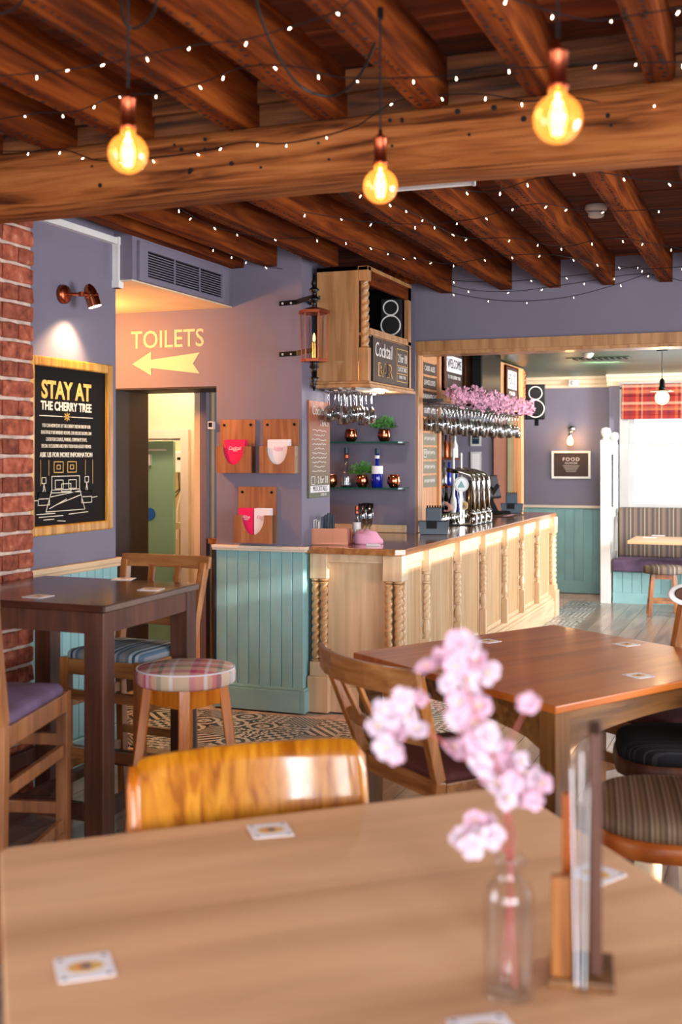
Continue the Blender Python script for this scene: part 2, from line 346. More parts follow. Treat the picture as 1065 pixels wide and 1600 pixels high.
    def mesh(s, name='mesh', xf=None):
        me = bpy.data.meshes.new(name)
        vs = s.v if xf is None else [tuple(xf @ Vector(v)) for v in s.v]
        me.from_pydata(vs, [], s.f); me.update()
        bm = bmesh.new(); bm.from_mesh(me); bmesh.ops.recalc_face_normals(bm, faces=bm.faces); bm.to_mesh(me); bm.free()
        return me
    def obj(s, name, mat=None, parent=None, xf=None, **kw): return link(name, s.mesh(name, xf), mat, parent, **kw)
def thing(name, label, cat, loc=(0, 0, 0), rz=0.0, group=None):
    o = bpy.data.objects.new(name, None); COL.objects.link(o); o.location = loc; o.rotation_euler = (0, 0, rz)
    o.empty_display_size = 0.1; o['label'] = label; o['category'] = cat
    if group: o['group'] = group
    return o
def tag(o, label, cat, group=None):
    o['label'] = label; o['category'] = cat
    if group: o['group'] = group
    return o
def struct(o): o['kind'] = 'structure'; return o
KIDS = {}
def copy_tree(root, loc=None, rz=None, label=None):
    by = {}
    for o in COL.objects:
        if o.parent: by.setdefault(o.parent.name, []).append(o)
    def rec(o, par):
        c = o.copy(); COL.objects.link(c)
        if par is not None: c.parent = par
        for k in by.get(o.name, []): rec(k, c)
        return c
    c = rec(root, None)
    if loc is not None: c.location = loc
    if rz is not None: c.rotation_euler = (0, 0, rz)
    if label: c['label'] = label
    return c
def text(name, s, size, mat, parent, loc, rot, align='CENTER', th=0.0008, sx=1.0, shear=0.0, offset=0.0, spacing=1.0):
    c = bpy.data.curves.new(name, 'FONT'); c.body = s; c.size = size; c.align_x = align; c.align_y = 'CENTER'; c.extrude = th
    c.shear = shear; c.offset = offset; c.space_character = spacing; c.resolution_u = 3
    t = bpy.data.objects.new(name, c); COL.objects.link(t)
    dg = bpy.context.evaluated_depsgraph_get(); me = bpy.data.meshes.new_from_object(t.evaluated_get(dg))
    bpy.data.objects.remove(t); bpy.data.curves.remove(c)
    me.materials.clear()
    o = link(name, me, mat, parent, loc, rot); o.scale = (sx, 1, 1); return o
FX = (PI / 2, 0, PI / 2)      # facing +x, reading along +y
FY = (PI / 2, 0, 0)           # facing -y, reading along +x
def strokes(name, lines, w, mat, parent, plane, o, th=0.0015):
    """thin chalk lines; plane 'x': (u,v)->(o.x, o.y+u, o.z+v); plane 'y': (o.x+u, o.y, o.z+v)"""
    b = B()
    for ln in lines:
        for (u0, v0), (u1, v1) in zip(ln, ln[1:]):
            if plane == 'x': p = (o[0], o[1] + u0, o[2] + v0); q = (o[0], o[1] + u1, o[2] + v1); side = (1, 0, 0)
            else: p = (o[0] + u0, o[1], o[2] + v0); q = (o[0] + u1, o[1], o[2] + v1); side = (0, 1, 0)
            if (Vector(p) - Vector(q)).length > 1e-5: b.bar(p, q, th, w, side=side)
    return b.obj(name, mat, parent)
def rect(u0, v0, u1, v1): return [(u0, v0), (u1, v0), (u1, v1), (u0, v1), (u0, v0)]
def point(name, loc, power, color, r=0.03, parent=None):
    d = bpy.data.lights.new(name, 'POINT'); d.energy = power; d.color = color; d.shadow_soft_size = r
    o = bpy.data.objects.new(name, d); COL.objects.link(o); o.location = loc
    if parent is not None: o.parent = parent
    return o

# ================================================================== THE SETTING
def plaster(name, b, mat='lilac', parent=None):
    o = b.obj(name, mat, parent)
    return struct(o) if parent is None else o
# floor
floor = struct(B().box(-5.6, 2.8, -2.8, 14.6, -0.06, -0.012).obj('floor', 'mortar'))
TY = 5.72
random.seed(3)
x = -3.9
while x < 2.5:
    w = 0.165; y = -2.6 - random.random() * 1.5
    while y < 13.9:
        l = 1.7 + random.random() * 1.0; a, b_ = max(y, -2.6), y + l
        if x + w / 2 < -1.88: b_ = min(b_, TY)
        b_ = min(b_, 14.0)
        if b_ - a > 0.1 and not (x > 0.4 and a > 6): B().box(x + .0015, x + w - .0015, a + .001, b_ - .001, -0.014, 0.0).obj('floor_plank', 'plank', floor)
        y += l
    x += w
tile_me = []
for k in range(6):
    me = B().box(-.0985, .0985, -.0985, .0985, -0.012, 0.0).mesh('tile'); me.materials.append(TILES[k]); tile_me.append(me)
ix = 0
for i in range(14):
    for j in range(38):
        cx = -1.98 - 0.2 * i; cy = TY + 0.1 + 0.2 * j
        if cy > 6.75 and i > 1: continue
        if cx < -4.6: continue
        k = random.randrange(6); o = link('tile', tile_me[k], None, floor); o.location = (cx, cy, 0.001); o.rotation_euler = (0, 0, random.randrange(4) * PI / 2)
# ceiling of the front room: boards on joists over one big beam
ceil = struct(B().box(-5.6, 2.8, -2.8, 8.6, 3.125, 3.2).obj('ceiling', 'board'))
y = -2.6
while y < 8.45:
    w = 0.15 + random.random() * 0.06
    B().box(-5.4, 2.7, y + .003, min(y + w, 8.6) - .003, 3.09 + random.random() * 0.006, 3.12).obj('ceiling_board', 'board', ceil)
    y += w
JX = [(-3.82, 4.64), (-3.312, 6.84), (-3.07, 6.84), (-2.70, 6.98), (-2.34, 8.44), (-1.88, 8.44), (-1.52, 8.44), (-1.13, 8.44), (-0.73, 8.44), (-0.34, 8.44), (0.08, 8.44), (0.5, 8.44), (0.92, 8.44), (1.35, 8.44), (1.8, 8.44), (2.2, 8.44)]
for xr, ye in JX:
    n = 40; b = B(); vs = []; y0 = -2.6
    w = 0.085
    for i in range(n + 1):
        yy = y0 + (ye - y0) * i / n; q = lambda a: (random.random() - .5) * a
        dz = q(.006)
        vs += [(xr - w + q(.006), yy, 2.89 + dz), (xr + q(.006), yy, 2.89 + dz + q(.004)), (xr + q(.004), yy, 3.092), (xr - w + q(.004), yy, 3.092)]
    fs = [(4*i + k, 4*i + (k+1) % 4, 4*i + 4 + (k+1) % 4, 4*i + 4 + k) for i in range(n) for k in range(4)] + [(0, 1, 2, 3), (4*n, 4*n+1, 4*n+2, 4*n+3)]
    jo = b.add(vs, fs).obj('joist', 'joist', ceil)
    # old lath-nail marks along the underside
    hb = B(); yy = max(0.6, y0)
    if -2.8 < xr < 0.6:
        while yy < ye - .1:
            for sx in (0.018, 0.066):
                if random.random() < .85: 
                    cx = xr - w + sx + (random.random() - .5) * .012; r = .0045 + random.random() * .005
                    hb.disc((cx, yy + (random.random() - .5) * .012, 2.8855), r, 'z', 5, .002)
            yy += 0.042
        o = hb.obj('nail_hole', 'hole', jo); o['kind'] = 'stuff'
prev = -3.82
for xr, ye in JX[1:]:
    a, b_ = prev + .002, xr - .087
    B().box(a, b_, 4.02, 4.05, 2.905, 3.0).obj('infill_board', 'infill', ceil)
    B().box(a, b_, 4.0, 4.03, 3.003, 3.088).obj('infill_board', 'infill', ceil)
    prev = xr
B().box(-2.70, -2.43, 7.86, 7.95, 2.9, 3.088).obj('trimmer', 'joist', ceil)
def waney(x0, x1, ya, yb, za, zb, nx=60):
    vs = []; q = lambda a: (random.random() - .5) * a
    prof = [(ya, za + .03), (ya + .03, za), (yb - .03, za), (yb, za + .03), (yb, zb), (ya + .05, zb), (ya + .012, zb - .03), (ya, zb - .08)]
    ph = [random.random() * 6 for _ in prof]; m_ = len(prof)
    for i in range(nx + 1):
        xx = x0 + (x1 - x0) * i / nx
        for k, (py, pz) in enumerate(prof):
            s = .010 * math.sin(xx * 2.3 + ph[k]) + q(.006)
            vs.append((xx, py + s, pz + .7 * s if k != 4 else pz))
    fs = [(m_*i + k, m_*i + (k+1) % m_, m_*i + m_ + (k+1) % m_, m_*i + m_ + k) for i in range(nx) for k in range(m_)] + [tuple(range(m_)), tuple(m_*nx + k for k in range(m_))]
    return B().add(vs, fs)
bo = waney(-3.9, 2.7, 3.90, 4.20, 2.672, 2.90).obj('cross_beam', 'beam', ceil, smooth=True)
wp = B()
for _ in range(26):
    px = -3.2 + random.random() * 3.2; wp.disc((px, 3.895, 2.71 + random.random() * .15), .005 + random.random() * .006, 'y', 6, .004)
o = wp.obj('peg_hole', 'hole', bo); o['kind'] = 'stuff'

# left side: brick pier, painted wall, bulkhead with grille
wb = struct(B().box(-3.75, -3.412, 1.2, 4.682, 0, 2.9).obj('wall_brick', 'mortar'))
def brick_mesh(l, h=.0815, d=.04):
    q = lambda a: (random.random() - .5) * a
    b = B(); nx = max(2, int(l / .05)); vs = []
    # rounded, uneven front face at x=0, body to -d
    for i in range(nx + 1):
        yy = l * i / nx
        e = .003 if i in (0, nx) else 0
        for zz, xx in ((.003, -d), (.002 + e * .6, -.006 - e), (.010, 0), (h - .010, 0), (h - .002 - e * .6, -.006 - e), (h - .003, -d)):
            vs.append((xx + (q(.005) if xx > -.02 else 0) - e * .6, yy + q(.003), zz + q(.004)))
    fs = [(6*i + k, 6*i + k + 1, 6*i + 7 + k, 6*i + 6 + k) for i in range(nx) for k in range(5)] + [(0, 1, 2, 3, 4, 5), tuple(6*nx + k for k in range(6))]
    return b.add(vs, fs)
SM = []; HM = []
for k in range(5): SM.append(brick_mesh(.232).mesh('brick')); HM.append(brick_mesh(.112).mesh('brick'))
for me in SM + HM: me.materials.append(M['brick'])
r = 0; z = 0.012
while z < 2.8:
    y = 4.69; head = r % 2 == 0
    while y > 2.6:
        l = .112 if head else .232
        if not head and y > 4.68: l = .232
        o = link('brick', random.choice(HM if head else SM), None, wb); o.location = (-3.398, y - l, z); y -= l + .010
    z += .0915; r += 1
wl = plaster('wall_left', B().box(-3.75, -3.52, 4.66, 5.62, 0, 3.09))
plaster('wall_left_corridor', B().box(-5.4, -3.75, 5.50, 5.60, 0, 3.09))
bk = plaster('wall_bulkhead', B().box(-5.4, -3.40, 5.60, 6.86, 2.645, 3.09))
B().box(-5.4, -3.401, 5.60, 6.85, 2.636, 2.6445).obj('soffit', 'cream', bk)
# white cable trunking
tr = struct(B().box(-3.52, -3.485, 4.7, 5.60, 2.845, 2.88).obj('trim_1', 'white'))
struct(B().box(-3.52, -3.48, 5.585, 5.625, 2.60, 2.88).box(-3.525, -3.475, 5.58, 5.63, 2.84, 2.885).box(-3.525, -3.475, 5.58, 5.63, 2.60, 2.64).obj('trim_2', 'white'))
# sign wall with doorway and pier
ws = plaster('wall_back', B().box(-5.4, -4.33, 6.85, 7.34, 0, 3.09).box(-4.33, -3.515, 6.85, 7.34, 2.12, 3.09).box(-3.515, -2.9, 6.85, 7.34, 0, 3.09))
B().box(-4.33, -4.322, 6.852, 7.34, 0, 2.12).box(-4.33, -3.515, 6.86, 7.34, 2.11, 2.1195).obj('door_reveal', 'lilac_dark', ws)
struct(B().box(-3.9, -3.835, 7.40, 7.44, 0, 2.3).obj('trim_3', 'tan'))
wi = plaster('wall_inner', B().box(-5.4, -5.28, 8.2, 8.3, 0, 2.7).box(-5.28, -4.5, 8.2, 8.3, 1.80, 2.7).box(-4.5, -3.92, 8.2, 8.3, 0, 2.7), 'cream')
plaster('ceiling_inner', B().box(-5.4, -3.9, 7.34, 9.7, 2.7, 2.8), 'cream')
plaster('wall_inner_side', B().box(-3.95, -3.9, 7.35, 9.7, 0, 2.7), 'cream')
plaster('wall_inner_end', B().box(-5.5, -3.9, 9.6, 9.7, 0, 2.7), 'cream')
plaster('wall_inner_left', B().box(-5.5, -5.4, 5.5, 9.7, 0, 3.1), 'cream')
d1 = struct(B().box(-4.51, -4.44, 8.16, 8.21, 0, 1.87).box(-5.3, -4.51, 8.16, 8.21, 1.80, 1.87).box(-4.525, -4.505, 8.21, 8.28, 0, 1.785).box(-5.3, -4.505, 8.21, 8.28, 1.785, 1.798).obj('door_1', 'rail'))
lf = B().box(-5.30, -4.66, 8.31, 8.35, 0.01, 1.78).obj('door_leaf', 'greendoor', d1, bevel=.004)
B().box(-4.95, -4.72, 8.285, 8.31, 1.70, 1.715).box(-4.90, -4.86, 8.28, 8.31, 1.58, 1.67).obj('door_closer', 'grey', lf)
B().disc((-4.875, 8.305, 1.18), .05, 'y', 20, .006).obj('fire_door_sign', 'blueplastic', lf)
# alcove and lintel wall
wa = plaster('wall_alcove', B().box(-3.9, -2.62, 8.40, 8.5, 0, 3.09).box(-3.9, -3.85, 7.34, 8.4, 0, 3.09))
wlint = plaster('wall_lintel', B().box(-2.66, 2.7, 8.45, 8.62, 2.53, 3.125))
tl = struct(B().box(-2.66, 2.7, 8.41, 8.66, 2.455, 2.53).box(-2.66, 2.7, 8.435, 8.64, 2.43, 2.455).obj('trim_4', 'canopy'))
pw = struct(B().box(-2.66, -2.60, 8.425, 8.50, 1.072, 2.43).obj('trim_5', 'canopy', bevel=.004))
struct(B().box(-3.3, -2.68, 8.36, 8.40, 1.072, 1.13).obj('trim_6', 'oak', bevel=.003))
# second room shell
plaster('ceiling_second', B().box(-5.4, 2.7, 8.62, 14.5, 2.62, 2.72), 'greenceil')
wf = plaster('wall_far', B().box(-5.4, -1.93, 14.1, 14.3, 0, 2.7))
plaster('wall_window', B().box(-1.93, -1.72, 13.9, 14.3, 0, 2.7).box(-1.72, 0.6, 13.9, 14.1, 0, 1.05).box(-1.72, .6, 13.9, 14.1, 2.45, 2.7).box(.6, 2.7, 13.9, 14.3, 0, 2.7))
plaster('wall_far_left', B().box(-5.5, -5.4, 9.7, 14.3, 0, 2.7))
def cornice(name, x0, x1, yw):
    pr = [(yw, 2.49), (yw - .03, 2.49), (yw - .035, 2.52), (yw - .07, 2.54), (yw - .09, 2.575), (yw - .12, 2.585), (yw - .13, 2.62), (yw, 2.62)]
    return struct(B().prism(pr, 'x', x0, x1).obj(name, 'cream'))
cornice('trim_7', -5.3, -1.93, 14.1); cornice('trim_8', -1.95, 2.6, 13.9)
# right and rear walls (unseen); added slot in the right shapes the sun strip
plaster('wall_right', B().box(2.6, 2.75, -2.8, 14.3, 0, 1.965).box(2.6, 2.75, -2.8, 14.3, 2.115, 3.125).box(2.6, 2.75, -2.8, 6.0, 1.965, 2.115).box(2.6, 2.75, 12.0, 14.3, 1.965, 2.115))
plaster('wall_rear', B().box(-5.5, 2.7, -2.8, -2.65, 0, 3.125))
plaster('wall_left_rear', B().box(-5.5, -3.45, -2.8, 2.6, 0, 3.125))

# teal beadboard dado: each board its own piece
def beadboard(parent, axis, a0, a1, fixed, z0, z1, face, bw=0.077, th=.012):
    n = max(1, round((a1 - a0) / bw)); w = (a1 - a0) / n; out = []
    for i in range(n):
        p, q = a0 + i * w, a0 + (i + 1) * w; g = .003
        if axis == 'x':     # runs along x, faces -y
            poly = [(p, fixed), (q, fixed), (q, fixed - th * .45), (q - g, fixed - th), (p + g + .004, fixed - th), (p + g, fixed - th * .45), (p, fixed - th * .45)]
        else:               # runs along y, faces +x
            poly = [(fixed, p), (fixed, q), (fixed + th * .45, q), (fixed + th, q - g), (fixed + th, p + g + .004), (fixed + th * .45, p + g), (fixed + th * .45, p)]
        out.append(B().prism(poly, 'z', z0, z1).obj('panel_board', 'teal', parent))
    return out
beadboard(ws, 'x', -3.515, -2.885, 6.85, .155, 1.052, -1)
beadboard(ws, 'y', 6.84, 7.10, -2.9, .155, 1.052, 1)
struct(B().box(-3.53, -2.9, 6.815, 6.853, 0, .14).box(-3.53, -2.9, 6.825, 6.853, .14, .158).box(-2.9, -2.865, 6.815, 6.95, 0, .14).box(-2.9, -2.87, 6.815, 6.95, .14, .158).obj('baseboard_back', 'teal', bevel=.004))
struct(B().box(-3.53, -2.9, 6.80, 6.86, 1.050, 1.072).box(-3.53, -2.865, 6.812, 6.86, 1.036, 1.050).box(-2.9, -2.855, 6.80, 6.88, 1.05, 1.072).obj('trim_9', 'rail', bevel=.004))
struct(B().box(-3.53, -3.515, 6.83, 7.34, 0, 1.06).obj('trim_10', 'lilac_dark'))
beadboard(wl, 'y', 4.70, 5.62, -3.52, .155, 1.055, 1)
struct(B().box(-3.53, -3.49, 4.69, 5.63, 0, .15).obj('baseboard_left', 'teal', bevel=.004))
struct(B().box(-3.53, -3.475, 4.69, 5.64, 1.055, 1.085).box(-3.53, -3.49, 4.69, 5.64, 1.035, 1.055).obj('trim_11', 'oak_y', bevel=.006))
beadboard(wf, 'x', -3.6, -1.93, 14.1, .15, 1.03, -1, .11)
struct(B().box(-3.6, -1.93, 14.07, 14.1, 0, .15).obj('baseboard_far', 'teal'))
struct(B().box(-5.3, -1.93, 14.06, 14.1, 1.03, 1.06).obj('trim_12', 'rail'))
# window of the second room: sash with glass
w1 = struct(B().box(-1.80, -1.70, 13.84, 13.95, 1.03, 2.47).box(.58, .68, 13.84, 13.95, 1.03, 2.47).box(-1.8, .68, 13.84, 13.95, 2.45, 2.53).box(-1.82, .7, 13.80, 13.95, 1.0, 1.05).obj('window_1', 'sash'))
def sash(x0, x1, z0, z1, y):
    f = B().box(x0, x0 + .055, y, y + .04, z0, z1).box(x1 - .055, x1, y, y + .04, z0, z1).box(x0 + .055, x1 - .055, y, y + .04, z0, z0 + .05).box(x0 + .055, x1 - .055, y, y + .04, z1 - .045, z1).obj('sash', 'sash', w1)
    B().box(x0 + .055, x1 - .055, y + .017, y + .021, z0 + .05, z1 - .045).obj('pane', 'windowglass', f); return f
sash(-1.70, -.56, 1.05, 1.80, 13.90); sash(-1.70, -.56, 1.76, 2.45, 13.95); sash(-.50, .58, 1.05, 1.80, 13.90); sash(-.50, .58, 1.76, 2.45, 13.95)
B().box(-.56, -.50, 13.88, 13.99, 1.05, 2.45).obj('mullion', 'sash', w1)

# ================================================================== BAR
def twist_prof(z0, z1, step=.006):
    n = int((z1 - z0) / step); return [(1, z0 + (z1 - z0) * i / n) for i in range(n + 1)]
def twist(b, c, z0, z1, r, pitch=.052, seg=14, starts=2):
    k = 2 * PI / (pitch * starts)
    return b.lathe(twist_prof(z0, z1), seg, (c[0], c[1], 0), True, lambda _r, t, z: r * (.66 + .36 * abs(math.cos((t * starts - k * starts * z) / 2))))
def ring_ends(b, c, z0, z1, r):
    for zz, s in ((z0, 1), (z1, -1)):
        b.lathe([(r * .75, zz - .02 * s), (r * 1.1, zz - .014 * s), (r * 1.15, zz - .008 * s), (r * .8, zz)], 14, (c[0], c[1], 0))
    return b
wt = [(-2.895, 6.86), (-2.275, 6.86), (-2.215, 6.915), (-2.215, 12.06), (-2.9, 12.06), (-2.9, 8.51), (-2.612, 8.51), (-2.612, 8.398), (-3.84, 8.398), (-3.84, 7.345), (-2.895, 7.345)]
top = B().prism(wt, 'z', 1.028, 1.07).obj('bar_worktop', 'worktop', bevel=.005)
tag(top, 'polished wooden bar worktop running back into the second room', 'worktop')
bar = thing('bar_counter', 'pale oak bar counter with barley twist columns below the worktop', 'bar counter', (0, 0, 0))
B().box(-2.76, -2.36, 6.955, 6.975, .20, .985).obj('end_panel', 'oak', bar)
B().box(-2.78, -2.245, 6.925, 6.975, .985, 1.026).box(-2.785, -2.24, 6.918, 6.975, .972, .988).obj('top_rail', 'oak', bar, bevel=.003)
B().box(-2.74, -2.37, 6.93, 6.975, 0, .17).box(-2.74, -2.37, 6.94, 6.975, .17, .205).obj('plinth', 'oak', bar, bevel=.006)
B().box(-2.85, -2.28, 7.0, 11.98, 0.02, 1.02).obj('carcass', 'oak', bar)
for x0, x1 in ((-2.868, -2.745), (-2.37, -2.235)):
    B().box(x0, x1, 6.90, 7.02, .862, 1.026).obj('pilaster_block', 'oak', bar, bevel=.006)
    B().box(x0, x1, 6.90, 7.02, .232, .325).obj('pilaster_block', 'oak', bar, bevel=.004)
    B().box(x0 - .012, x1 + .012, 6.885, 7.03, 0, .232).obj('pilaster_base', 'oak', bar, bevel=.006)
for x_, y_ in ((-2.835, 6.93), (-2.779, 6.93), (-2.779, 6.99), (-2.333, 6.93), (-2.272, 6.93), (-2.272, 6.99)):
    ring_ends(twist(B(), (x_, y_), .345, .842, .028), (x_, y_), .342, .846, .026).obj('twisted_column', 'twist', bar, smooth=True)
YB = [7.43, 8.22, 8.99, 9.76, 10.45, 11.16]
B().box(-2.28, -2.252, 7.03, 11.93, .955, 1.026).obj('frieze', 'oak_y', bar, bevel=.003)
B().box(-2.28, -2.205, 7.035, 11.90, 0, .165).box(-2.28, -2.215, 7.035, 11.90, .165, .19).box(-2.28, -2.235, 7.035, 11.90, .19, .225).obj('plinth', 'oak_y', bar, bevel=.004)
ed = [7.03] + YB + [11.93]
for a, b_ in zip(ed, ed[1:]):
    p = B().box(-2.28, -2.272, a + .05, b_ - .05, .26, .92).obj('front_panel', 'oak_shaded', bar)
    B().box(-2.28, -2.262, a, a + .05, .225, .955).box(-2.28, -2.262, b_ - .05, b_, .225, .955).box(-2.28, -2.262, a + .05, b_ - .05, .225, .26).box(-2.28, -2.262, a + .05, b_ - .05, .92, .955).obj('panel_frame', 'oak', p, bevel=.003)
bal = B(); r = .024
bal.box(-r, r, -r, r, .225, .43); bal.lathe([(r * 1.1, .43), (r * 1.15, .437), (r * .6, .445), (r * .7, .46), (r * 1.05, .49), (r * .9, .53), (r * .6, .56), (r, .565), (r, .575), (r * .7, .58)], 14)
twist(bal, (0, 0), .58, .80, r * 1.05, .045)
bal.lathe([(r * .7, .80), (r * 1.1, .805), (r * 1.1, .813), (r * .65, .82), (r * .8, .84), (r * .65, .86), (r * 1.1, .865), (r * 1.15, .875), (r * .9, .885)], 14); bal.box(-r, r, -r, r, .885, 1.026)
bme = bal.mesh('baluster')
for y_ in YB: link('baluster', bme, 'oak', bar, (-2.236, y_, 0))
for dy in (0, .07):
    b = B(); c = (-2.236, 11.93 + dy); ring_ends(twist(b, c, .345, .842, .03), c, .342, .846, .028); b.obj('twisted_column', 'oak', bar, smooth=True)
B().box(-2.275, -2.20, 11.89, 12.04, .862, 1.026).box(-2.275, -2.20, 11.89, 12.04, .27, .325).box(-2.29, -2.185, 11.88, 12.05, 0, .27).obj('end_pillar', 'oak', bar, bevel=.005)

# overhead cabinet above the alcove
cb = thing('overhead_cabinet', 'pale oak overhead cabinet with open speaker niche above the alcove', 'cabinet', (-2.68, 7.46, 2.12))
def off(b, o): b.v = [(v[0] - o[0], v[1] - o[1], v[2] - o[2]) for v in b.v]; return b
CO = (-2.68, 7.46, 2.12)
def cpart(b, name, mat, **kw): return off(b, CO).obj(name, mat, cb, **kw)
cpart(B().box(-2.855, -2.57, 7.0, 7.03, 2.125, 2.885), 'side_panel', 'canopy')
cpart(B().box(-2.855, -2.83, 7.03, 7.90, 2.125, 2.885), 'back_panel', 'black')
cpart(B().box(-2.855, -2.50, 7.0, 7.93, 2.86, 2.885).box(-2.83, -2.52, 7.03, 7.92, 2.44, 2.46), 'shelf_board', 'canopy')
cpart(B().box(-2.87, -2.475, 6.975, 7.95, 2.10, 2.125).box(-2.862, -2.485, 6.985, 7.94, 2.125, 2.142), 'base_moulding', 'canopy', bevel=.005)
cpart(B().box(-2.57, -2.50, 7.0, 7.06, 2.14, 2.36).box(-2.57, -2.50, 7.0, 7.06, 2.79, 2.885).box(-2.56, -2.52, 7.02, 7.06, 2.36, 2.79), 'corner_post', 'canopy', bevel=.004)
b = B(); twist(b, (-2.528, 7.026), 2.365, 2.79, .026, .05); cpart(b, 'twisted_column', 'twist', smooth=True)
cpart(B().box(-2.53, -2.50, 7.06, 7.92, 2.445, 2.475).box(-2.525, -2.505, 7.06, 7.92, 2.475, 2.49), 'mid_rail', 'canopy', bevel=.003)
cpart(B().box(-2.53, -2.50, 7.06, 7.92, 2.77, 2.86), 'top_fascia', 'joist')
cpart(B().box(-2.53, -2.50, 7.85, 7.92, 2.14, 2.86), 'end_stile', 'canopy', bevel=.003)
cpart(B().box(-2.83, -2.535, 7.885, 7.90, 2.125, 2.86), 'niche_back', 'black')
cpart(B().box(-2.83, -2.575, 7.03, 7.035, 2.47, 2.85), 'niche_lining', 'black')
# chalkboard on it
cbd = thing('chalkboard', 'dark chalkboard reading Cocktail Bar under the cabinet speaker', 'chalkboard', (-2.497, 7.46, 2.29))
B().box(-.03, .0, -.39, .385, -.145, .145).obj('board', 'slate', cbd, bevel=.002)
B().box(-.004, .006, -.395, -.385, -.15, .15).box(-.004, .006, .38, .39, -.15, .15).obj('board_frame', 'black', cbd)
text('lettering', 'Cocktail', .135, 'chalk', cbd, (.002, -.16, .065), FX, sx=.78, shear=.1)
ob = text('lettering', 'BAR', .135, 'goldink', cbd, (.002, -.13, -.065), FX, sx=1.25)
text('lettering', 'BAR', .118, 'slate', cbd, (.0035, -.13, -.065), FX, sx=1.25)
text('lettering', '2 for 18', .085, 'chalk', cbd, (.002, .245, .045), FX, sx=.72)
text('lettering', 'COCKTAILS', .045, 'chalk', cbd, (.002, .245, -.03), FX, sx=.85)
text('lettering', 'MON - THU', .032, 'chalk', cbd, (.002, .245, -.085), FX, sx=.85)
strokes('chalk_line', [rect(.12, -.115, .365, .11), [(.12, -.005), (.365, -.005)], [(.12, -.06), (.365, -.06)]], .004, 'goldink', cbd, 'x', (.0015, 0, 0))
def speaker(name, label, loc, rz, h=.40, w=.25, dp=.18):
    t = thing(name, label, 'speaker', loc, rz)
    B().box(-w/2, w/2, 0, dp, 0, h).obj('speaker_box', 'black', t, bevel=.01)
    for zc, rr in ((h * .30, h * .245), (h * .745, h * .185)):
        pts = [(rr * math.cos(a), -.006, zc + rr * math.sin(a)) for a in [2 * PI * i / 28 for i in range(29)]]
        dr = B().tube(pts, .0055, 6).obj('trim_ring', 'grey', t)
        B().lathe([(rr * .95, 0), (rr * .6, .02), (.015, .03), (0.012, .022)], 20, caps=False).obj('cone', 'black', t, loc=(0, -.001, zc), rot=(-PI / 2, 0, 0))
    return t
p = on(610, 500, x=-2.575)
speaker('speaker', 'black speaker with two chrome rings inside the overhead cabinet', (p.x, p.y, 2.492), rad(14), .275, .15, .11)
p = on(836, 655, y=12.45)
speaker('speaker', 'black speaker with two chrome rings hanging past the far end of the bar', (p.x, p.y, p.z), rad(16), .38, .21)
B().box(p.x - .02, p.x + .02, p.y + .05, p.y + .09, p.z - .07, p.z + .01).obj('speaker_bracket', 'black')
tag(bpy.data.objects['speaker_bracket'], 'small black bracket under the far hanging speaker', 'bracket')
# downlight under cabinet
dl = thing('downlight', 'small round recessed downlight under the overhead cabinet', 'light', (-2.60, 7.55, 2.098))
B().lathe([(.045, 0), (.045, -.006), (.03, -.008), (.03, 0)], 18).obj('rim', 'chrome', dl, smooth=True)
B().lathe([(.028, -.002), (.028, -.004)], 16).obj('lamp_face', 'spotface', dl)

point('cabinet_downlight', (-2.60, 7.55, 2.06), 5, (1, .92, .84), .03)
# stem glasses
def glass_mesh(h=.20, rb=.036, foot=.033):
    pr = [(foot, 0), (foot, -.002), (.006, -.008), (.0045, -.02), (.0045, -h * .42), (.008, -h * .46), (rb * .75, -h * .56), (rb, -h * .74), (rb * .8, -h), (rb * .77, -h), (rb * .95, -h * .74)]
    return B().lathe(pr, 12, caps=False).mesh('wine_glass')
GM = [glass_mesh(), glass_mesh(.185, .040), glass_mesh(.215, .032)]
for g in GM:
    for p_ in g.polygons: p_.use_smooth = True
rk = thing('glass_rack', 'slim metal glass rack fixed under the overhead cabinet', 'rack', (-2.75, 7.35, 2.08))
for i in range(4): B().box(-.03 - .0 , .0, -.25, .25, .006, .019).obj('rack_rail', 'chrome', rk, loc=(-.04 + i * .062 - .02, 0, 0))
gi = 0
for i in range(4):
    for j in range(4):
        o = link('wine_glass', GM[(i + j) % 3], 'wineglass', loc=(-2.815 + i * .055 + .0, 7.10 + j * .115 + (i % 2) * .04, 2.083))
        tag(o, 'clear stem glass hanging upside down under the overhead cabinet', 'glass', 'glasses hanging in the alcove'); gi += 1

